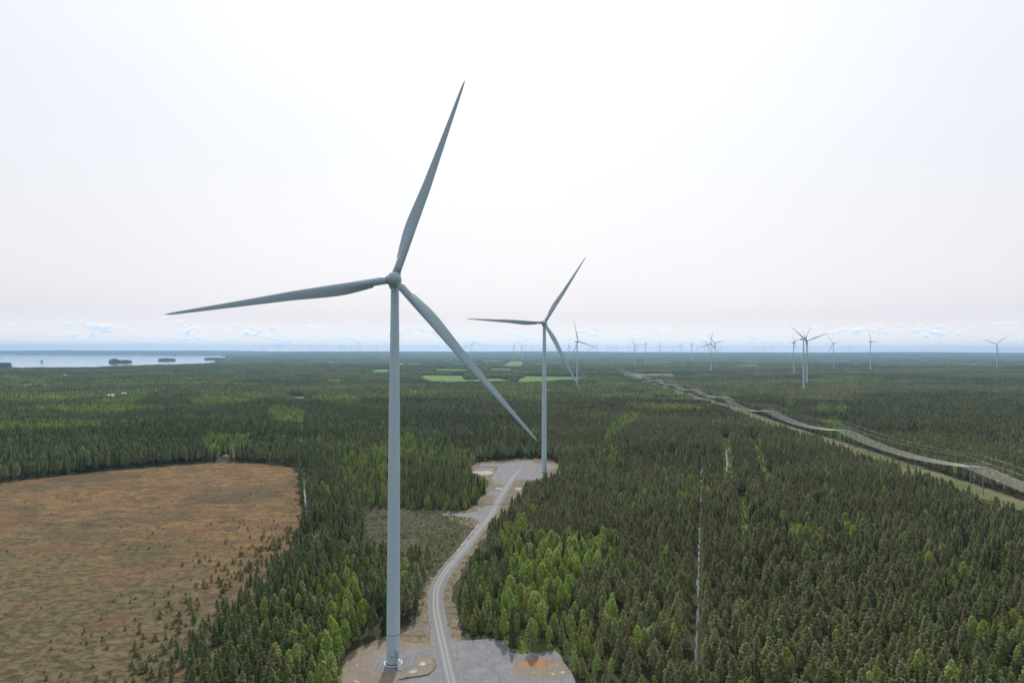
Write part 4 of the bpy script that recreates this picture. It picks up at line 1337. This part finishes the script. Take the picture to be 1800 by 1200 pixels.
def turbine(hx, hy, depth, psi, th, Rr, label, group, near=False, base_r=2.2, top_r=1.34):
    """hx, hy: where the hub shows in the photo; depth: metres ahead; psi: rotor heading; th: azimuth of one blade"""
    psi = R(psi); th = R(th); ti = R(5); cone = R(3)
    a = Vector((math.sin(psi) * math.cos(ti), -math.cos(psi) * math.cos(ti), math.sin(ti)))
    u = Vector((math.cos(psi), math.sin(psi), 0)); v = a.cross(u)
    ov = 4.6
    hub = Vector(at_depth(hx, hy, depth - ov * math.cos(psi)))
    bx, by = hub.x - a.x * ov, hub.y - a.y * ov
    bz = float(terrain(bx, by))
    e = empty("wind_turbine", (bx, by, bz))
    tag(e, label, "wind turbine", group)
    topz = hub.z - a.z * ov - 1.9 - bz
    seg = 48 if near else 14
    tw = MB()
    tw.lathe([(base_r, 0.45 if near else 0), (base_r * 0.985, 0.12 * topz), (base_r * 0.93, 0.35 * topz), (base_r * 0.80, 0.68 * topz), (top_r * 1.04, 0.93 * topz), (top_r, topz)], seg)
    tow = tw.build("tower", PAINT, e)
    def M(origin, X, Y, Z):
        o = origin - Vector((bx, by, bz))
        return Matrix(((X.x, Y.x, Z.x, o.x), (X.y, Y.y, Z.y, o.y), (X.z, Y.z, Z.z, o.z), (0, 0, 0, 1)))
    nc = link(bpy.data.objects.new("nacelle", NAC), e); nc.matrix_local = M(hub, u, v, a)
    k0 = math.cos(th) * u + math.sin(th) * v; k1 = -math.sin(th) * u + math.cos(th) * v
    hb = link(bpy.data.objects.new("hub", HUBM), e); hb.matrix_local = M(hub, k0, k1, a)
    bm_ = get_blade(Rr - 1.9, near, 1.26 if depth < 6000 else 1.8)
    for i in range(3):
        w = th + i * 2 * math.pi / 3
        b0 = math.cos(w) * u + math.sin(w) * v
        c0_ = -math.sin(w) * u + math.cos(w) * v
        bd = (b0 * math.cos(cone) + a * math.sin(cone)); nz = bd.cross(c0_)
        bl = link(bpy.data.objects.new("blade", bm_), e); bl.matrix_local = M(hub + bd * 1.9, bd, c0_, nz)
    if near:
        for zz in (9.7, 32.0, 60.0, 91.0):
            rr_ = float(np.interp(zz / topz, [0, .12, .35, .68, .93, 1], [base_r, base_r * .985, base_r * .93, base_r * .80, top_r * 1.04, top_r]))
            big = zz < 10
            q = MB(); w_ = 0.05 if big else 0.018
            q.lathe([(rr_, zz - .06), (rr_ + w_, zz - .06), (rr_ + w_, zz + .06), (rr_, zz + .06)], 48, 0, False)
            q.build("flange", M_DARK if big else PAINT, tow)
        q = MB(); q.lathe([(0.01, 0.30), (3.0, 0.30), (3.05, 0.22), (3.05, -0.1)], 48, 0, False)
        q.build("foundation", M_CONC, e)
        q = MB(); q.lathe([(2.45, 0.30), (2.45, 0.46), (base_r - .02, 0.46)], 48, 0, False)
        q.build("base_ring", M_DARK, e)
        # door with its landing and stairs, at the front right of the tower
        dv = Vector((0.62, -0.785, 0)); sd = Vector((0.785, 0.62, 0))
        rot = Matrix((sd, -dv, Vector((0, 0, 1)))).transposed()
        q = MB(); c = dv * (base_r + 0.0); q.box((c.x, c.y, 3.35), (0.95, 0.14, 2.2), rot=rot)
        dr = q.build("door", pmat("door_paint", (0.30, 0.35, 0.37), 0.5), tow)
        q = MB(); c = dv * (base_r + 0.07) + sd * 0.3; q.box((c.x, c.y, 3.3), (0.08, 0.08, 0.22), rot=rot); q.build("handle", M_DARK, dr) if False else None
        for dx, zz, sx in ((-1.5, 3.0, 0.5), (-0.4, 4.9, 0.35)):
            ang = math.atan2(dv.y, dv.x) + dx / base_r
            c = Vector((math.cos(ang), math.sin(ang), 0)) * (base_r + 0.01); s2 = Vector((-c.y, c.x, 0)).normalized()
            r2 = Matrix((s2, -c.normalized(), Vector((0, 0, 1)))).transposed()
            q = MB(); q.box((c.x, c.y, zz), (sx, 0.1, 0.28), rot=r2); q.build("vent", M_DARK, tow)
        st = MB()
        o0 = dv * (base_r + 0.75)
        st.box((o0.x, o0.y, 2.2), (1.5, 1.35, 0.08), rot=rot)
        run = Vector((0.35, -0.937, 0)); rs = Vector((0.937, 0.35, 0))
        rotr = Matrix((rs, -run, Vector((0, 0, 1)))).transposed()
        s0 = o0 + dv * 0.45
        for i in range(9):
            z = 2.0 - i * 0.22; p = s0 + run * (0.32 + i * 0.30)
            st.box((p.x, p.y, z), (1.0, 0.26, 0.05), rot=rotr)
        for sgn in (-1, 1):
            A = s0 + rs * 0.52 * sgn + run * .2; B = s0 + rs * 0.52 * sgn + run * 3.0
            st.tube([(A.x, A.y, 2.1), (B.x, B.y, 0.1)], 0.07, 6)
            st.tube([(A.x, A.y, 3.1), (B.x, B.y, 1.1)], 0.035, 6)
            for tt in (0, .33, .66, 1):
                p = A + (B - A) * tt; z = 2.1 - 2.0 * tt
                st.tube([(p.x, p.y, z), (p.x, p.y, z + 1.0)], 0.03, 5)
            for dd in (0.1, 1.25):
                p = dv * (base_r + dd) + sd * 0.7 * sgn
                st.tube([(p.x, p.y, 0.05), (p.x, p.y, 3.2)], 0.04, 5)
        st.build("staircase", M_STEEL, e)
    return e


G_NEAR = None
turbine(693, 490, 223.3, 6.9, 70.9, 68.9, "huge pale grey wind turbine in the foreground rising from the sandy yard", None, near=True)
turbine(957, 567, 577.7, -2.2, 57.7, 64.8, "second largest wind turbine, standing at the far gravel pad where the road ends", None, near=True)

GM = "distant wind turbines rising from the forest"
MID = [
    (1016.5, 600, 2016, 43.7, 107.2, 66, "distant turbine just right of the second tower, its base in forest beyond the blade tip"),
    (1416, 595.5, 1640, 77.4, 31.2, 65, "tallest of the overlapping pair of distant turbines at right, side-on with its nacelle pointing left"),
    (1419.5, 599, 1980, 2.9, 20.8, 66, "rear one of the overlapping pair at right, with a long blade reaching out right"),
    (1397, 602, 2833, 51.5, 16.4, 66, "distant turbine immediately left of the overlapping pair at right"),
    (1464, 603, 4031, -72, 8.5, 68, "distant turbine first to the right of the overlapping pair"),
    (1531.5, 600, 3381, 38, 117.9, 76, "lone distant turbine with one blade up and one pointing right, second from the right edge"),
    (1752, 604, 3614, -36.3, 39.5, 68, "rightmost wind turbine, its two upper blades spread in a Y above the forest"),
    (1248.8, 603.8, 3176, -44.3, 77.7, 66, "nearer turbine of the tight trio left of centre right, one blade pointing steeply up"),
    (1257, 603, 4031, -35, 13.2, 66, "right-hand turbine of the tight trio with a blade stretched out right"),
    (1245.5, 605, 7400, -30, 20, 70, "left turbine of the tight trio, small and half behind its neighbour"),
    (1000, 608, 6550, -63.4, 111, 64, "small hazy turbine between the second tower and the next distant turbine on the right"),
    (1116.5, 606, 5240, 21.3, 3.9, 68, "hazy Y-bladed turbine, left one of the pair above the power line's far end"),
    (1135.5, 604.5, 4991, 69.3, 0.5, 65, "hazy edge-on turbine, right one of the pair above the power line's far end"),
    (1159.5, 608, 8733, -30.5, 69.6, 72, "hazy turbine with one blade stretched left, right of the edge-on one"),
    (1197.5, 608, 8061, 29.4, 63.8, 74, "hazy turbine midway between the edge-on turbine and the tight trio"),
    (1216.5, 606, 6987, 44.4, 30.5, 70, "hazy turbine next to the left of the tight trio, taller than its small neighbour"),
    (1048.5, 608.5, 7486, 38.9, 57.6, 72, "hazy turbine beyond the right blade tip of the turbine beside the second tower"),
    (1042, 608.5, 9000, -60, 96, 75, "thin hazy turbine close left of one at that blade tip"),
    (818.5, 608, 13000, 10, 90, 92, "hazy turbine left of the second rotor, one blade straight up"),
    (828.5, 607, 8733, 3.9, 27, 55, "hazy turbine left of the second rotor, just right of the one with its blade up"),
    (904, 608, 6550, 78, 48.4, 58, "narrow edge-on turbine above the far green field, left of the second tower"),
    (917.5, 608, 8061, -5.4, 15.9, 76, "turbine with blades in a wide Y above the far green field"),
    (935, 609.5, 13500, 5.9, 13.1, 78, "faint turbine nearest the second tower on its left side"),
]
for hx, hy, D, ps, th_, rr_, lab in MID:
    turbine(hx, hy, D, ps, th_, rr_, lab, GM, base_r=2.4 if D < 5000 else 2.9, top_r=1.4 if D < 5000 else 2.0)

ORD = "first second third fourth fifth sixth seventh eighth ninth tenth eleventh twelfth thirteenth fourteenth fifteenth sixteenth seventeenth eighteenth nineteenth twentieth twenty-first twenty-second".split()
LEFT = [(455.5, 608.5, 140), (460.5, 608, 75), (464.5, 609, 85), (490, 608.2, 95), (511.5, 609, 88), (527.5, 609, 150), (547.5, 608.5, 15), (573, 609, 28), (581.5, 609.5, 40), (596.5, 610, 100), (600.5, 609.5, 52), (607.5, 608.5, 85), (615.5, 608, 118), (618.5, 610.5, 80), (623.5, 610, 60), (629.5, 608.5, 65), (631.7, 609, 20), (634.5, 610.5, 90), (662, 612, 85), (679, 609.5, 80)]
for i, (hx, hy, th_) in enumerate(LEFT):
    big = i in (10, 12, 6)
    turbine(hx, hy, 15200 if big else 17500, [20, 35, 50, 10, 65][i % 5], th_, 78 if big else 74, ORD[i] + " from left of the tiny horizon turbines left of the near tower", "tiny turbines on the left horizon", base_r=3.4, top_r=2.8)
RIGHT = [(978.5, 611.5, 100), (1036, 609.5, 35), (1068.5, 610, 112), (1079.5, 610, 85), (1084, 610, 54), (1106.5, 610, 95), (1120, 609.5, 12), (1169.5, 610, 105), (1182.5, 610, 75), (1226, 610, 90), (1238.5, 610, 92), (1264.5, 610, 125), (1268.5, 611, 95), (1326.5, 609.5, 25), (1343.5, 611, 80), (1355.5, 611, 100), (1422.5, 611, 25), (1492.5, 611.5, 32)]
for i, (hx, hy, th_) in enumerate(RIGHT):
    turbine(hx, hy, [13500, 15500, 14500][i % 3], [-30, 25, 45, 60][i % 4], th_, 76, ORD[i] + " from left of the faintest horizon turbines right of second tower", "faint turbines on the right horizon", base_r=3.2, top_r=2.5)

# ------------------------------------------------------------------ power line
WZ = 20.0
WX = [-7.5 + i * 2.5 for i in range(7)]


def pylon(x, y, rz, label):
    e = empty("power_pylon", (x, y, 0), rz)
    tag(e, label, "power pylon", "steel pylons along the power line")
    for s in (-1, 1):
        q = MB(); q.tube([(s * 4.6, 0, 0), (s * 4.0, 0, 22.2)], [0.32, 0.26], 8); q.build("leg", M_PYLON, e)
        q = MB(); q.tube([(s * 3.9, 0, 22.4), (s * 6.6, 0, 27.8)], [0.2, 0.12], 6); q.build("peak", M_PYLON, e)
    q = MB(); q.box((0, 0, 22.3), (19.5, 0.5, 0.5)); q.box((0, 0, 21.4), (14, 0.22, 0.22))
    for k in range(-6, 7): q.tube([(k * 1.1, 0, 21.4), (k * 1.1 + .55, 0, 22.2)], 0.08, 4)
    q.build("crossarm", M_PYLON, e)
    for sx in (-1, 1):
        for sy in (-1, 1):
            q = MB(); q.tube([(sx * 4.1, 0, 21.5), (sx * 7.5, sy * 12, 0)], 0.05, 4); q.build("guy_wire", M_WIRE2, e)
    for wx in WX:
        q = MB(); q.lathe([(0.03, 22.1), (0.12, 22.0), (0.06, 21.8), (0.14, 21.5), (0.06, 21.2), (0.14, 20.9), (0.06, 20.6), (0.12, 20.3), (0.03, 20.05)], 8, c=(wx, 0, 0))
        q.build("insulator", M_DARK, e)
    return e


for i, (x, y) in enumerate(PL):
    if i < 2: continue
    a = PL[max(i - 1, 0)]; b = PL[min(i + 1, len(PL) - 1)]
    rz = math.atan2(b[1] - a[1], b[0] - a[0]) - math.pi / 2
    n_ = i - 2
    pylon(x, y, rz, ("nearest grey steel pylon of the power line, closest to the photo's right edge" if n_ == 0 else ORD[n_] + " grey steel pylon along the power line counting from the nearest"))


def wire(off, z0, sag, rad, mat, label, grp):
    pts = []
    rads = []
    for i in range(len(PL) - 1):
        p = Vector((PL[i][0], PL[i][1], 0)); q = Vector((PL[i + 1][0], PL[i + 1][1], 0))
        def nrm(j):
            a = PL[max(j - 1, 0)]; b = PL[min(j + 1, len(PL) - 1)]
            d = Vector((b[0] - a[0], b[1] - a[1], 0)).normalized(); return Vector((d.y, -d.x, 0))
        A = p + nrm(i) * off; B = q + nrm(i + 1) * off
        L = (B - A).length; sg = sag * (L / 250) ** 2
        for k in range(14):
            t = k / 14; c = A.lerp(B, t); pts.append((c.x, c.y, z0 - 4 * sg * t * (1 - t)))
    pts.append((B.x, B.y, z0))
    mb = MB(); mb.tube(pts, rad, 5, 0, False)
    o = mb.build("power_cable", mat)
    tag(o, label, "power cable", grp)


for i, wx in enumerate(WX):
    wire(wx, WZ, 7.5, 0.075, M_WIRE, ORD[i] + " shiny conductor from the left under the pylons' crossarms", "shiny conductors of the power line")
wire(-6.6, 27.8, 5.0, 0.05, M_WIRE2, "thin left shield wire on top of the left pylon peaks", "thin shield wires of the power line")
wire(6.6, 27.8, 5.0, 0.05, M_WIRE2, "thin right shield wire running highest, over the right pylon peaks", "thin shield wires of the power line")

# ------------------------------------------------------------------ farm buildings far off
M_WHITE = pmat("white_wall", (0.62, 0.62, 0.60), 0.8); M_TIN = pmat("tin_roof", (0.62, 0.64, 0.66), 0.35, 0.3); M_RED = pmat("red_wall", (0.30, 0.06, 0.04), 0.9)


def house(px, py, L, Wd, H_, red, label, rz=0.1):
    L *= 0.75
    p = at(px, py, 15.0)
    e = empty("farm_building", (p[0], p[1], 0), rz); tag(e, label, "farm building", "farm buildings among the far fields")
    h = 11.0
    q = MB(); q.box((0, 0, h / 2), (L, Wd, h)); q.build("wall", M_RED if red else M_WHITE, e)
    q = MB()
    q.add([(-L / 2 - .4, -Wd / 2 - .5, h), (L / 2 + .4, -Wd / 2 - .5, h), (L / 2 + .4, Wd / 2 + .5, h), (-L / 2 - .4, Wd / 2 + .5, h), (-L / 2 - .4, 0, h + H_), (L / 2 + .4, 0, h + H_)],
          [(0, 1, 5, 4), (2, 3, 4, 5), (0, 4, 3), (1, 2, 5), (3, 2, 1, 0)])
    q.build("roof", M_TIN, e)
    q = MB()
    for k in range(-2, 3): q.box((k * L / 6, -Wd / 2 - .06, h * .45), (L / 16, .1, 2.4))
    q.box((L * .42, -Wd / 2 - .06, 1.6), (2.4, .1, 3.2))
    q.build("window", M_DARK, e)


for a in [(452, 644, 28, 12, 4, 0, "long white roofed farm building left end of the pair below the lake inlets"), (484, 644, 18, 11, 4, 0, "short white roofed farm building right of the long one below the inlets"),
          (581, 636, 26, 12, 4, 0, "low pale building in dark forest left of the near tower"), (706, 639.5, 30, 12, 4, 0, "pale farm building closest to the near tower on its right"),
          (722, 639, 16, 11, 4, 1, "small red walled building between pale ones right of the near tower"), (733, 639.5, 34, 13, 4, 0, "widest pale farm building right of the near tower"),
          (114, 658, 18, 10, 4, 1, "red walled farmhouse with pale roof by the fields below the lake"), (196, 692, 15, 9, 3.5, 0, "white roofed house in woods left of the pale building below the lake"), (218, 689, 11, 8, 3.5, 0, "small pale house right of the white roofed house below the lake")]:
    house(*a)


# pile of timber at the bog's far corner
def woodpile():
    c = at(396, 806)
    e = MB(); rr = random.Random(2)
    for row in range(5):
        for k in range(9 - row):
            y = k * 0.62 + row * 0.31
            e.tube([(-4.6 + rr.uniform(-.3, .3), y, 0.35 + row * 0.52), (4.6 + rr.uniform(-.3, .3), y, 0.35 + row * 0.52)], 0.3, 7)
    o = e.build("log_pile", pmat("pale_logs", (0.42, 0.30, 0.22), 0.9, 0, 0.3, 2.0)); o.location = (c[0], c[1], 0.05); o.rotation_euler = (0, 0, R(-25))
    tag(o, "pale pile of cut logs at the far corner of the brown bog", "log pile")
woodpile()

# ------------------------------------------------------------------ haze
def haze():
    mb = MB()
    x, y0, y1, z0, z1 = 35000, -1500, 35000, -3, 360
    mb.box((0, (y0 + y1) / 2, (z0 + z1) / 2), (2 * x, y1 - y0, z1 - z0))
    mt = bpy.data.materials.new("haze"); mt.use_nodes = True
    t = mt.node_tree; t.nodes.clear()
    o = t.nodes.new('ShaderNodeOutputMaterial'); v = t.nodes.new('ShaderNodeVolumePrincipled')
    v.inputs['Color'].default_value = (0.40, 0.66, 1.0, 1)
    v.inputs['Density'].default_value = 4.2e-5
    v.inputs['Anisotropy'].default_value = 0.45
    t.links.new(v.outputs[0], o.inputs['Volume'])
    ob = mb.build("haze", mt)
    tag(ob, "pale blue air haze over the whole forest plain", "haze", kind='stuff')
haze()
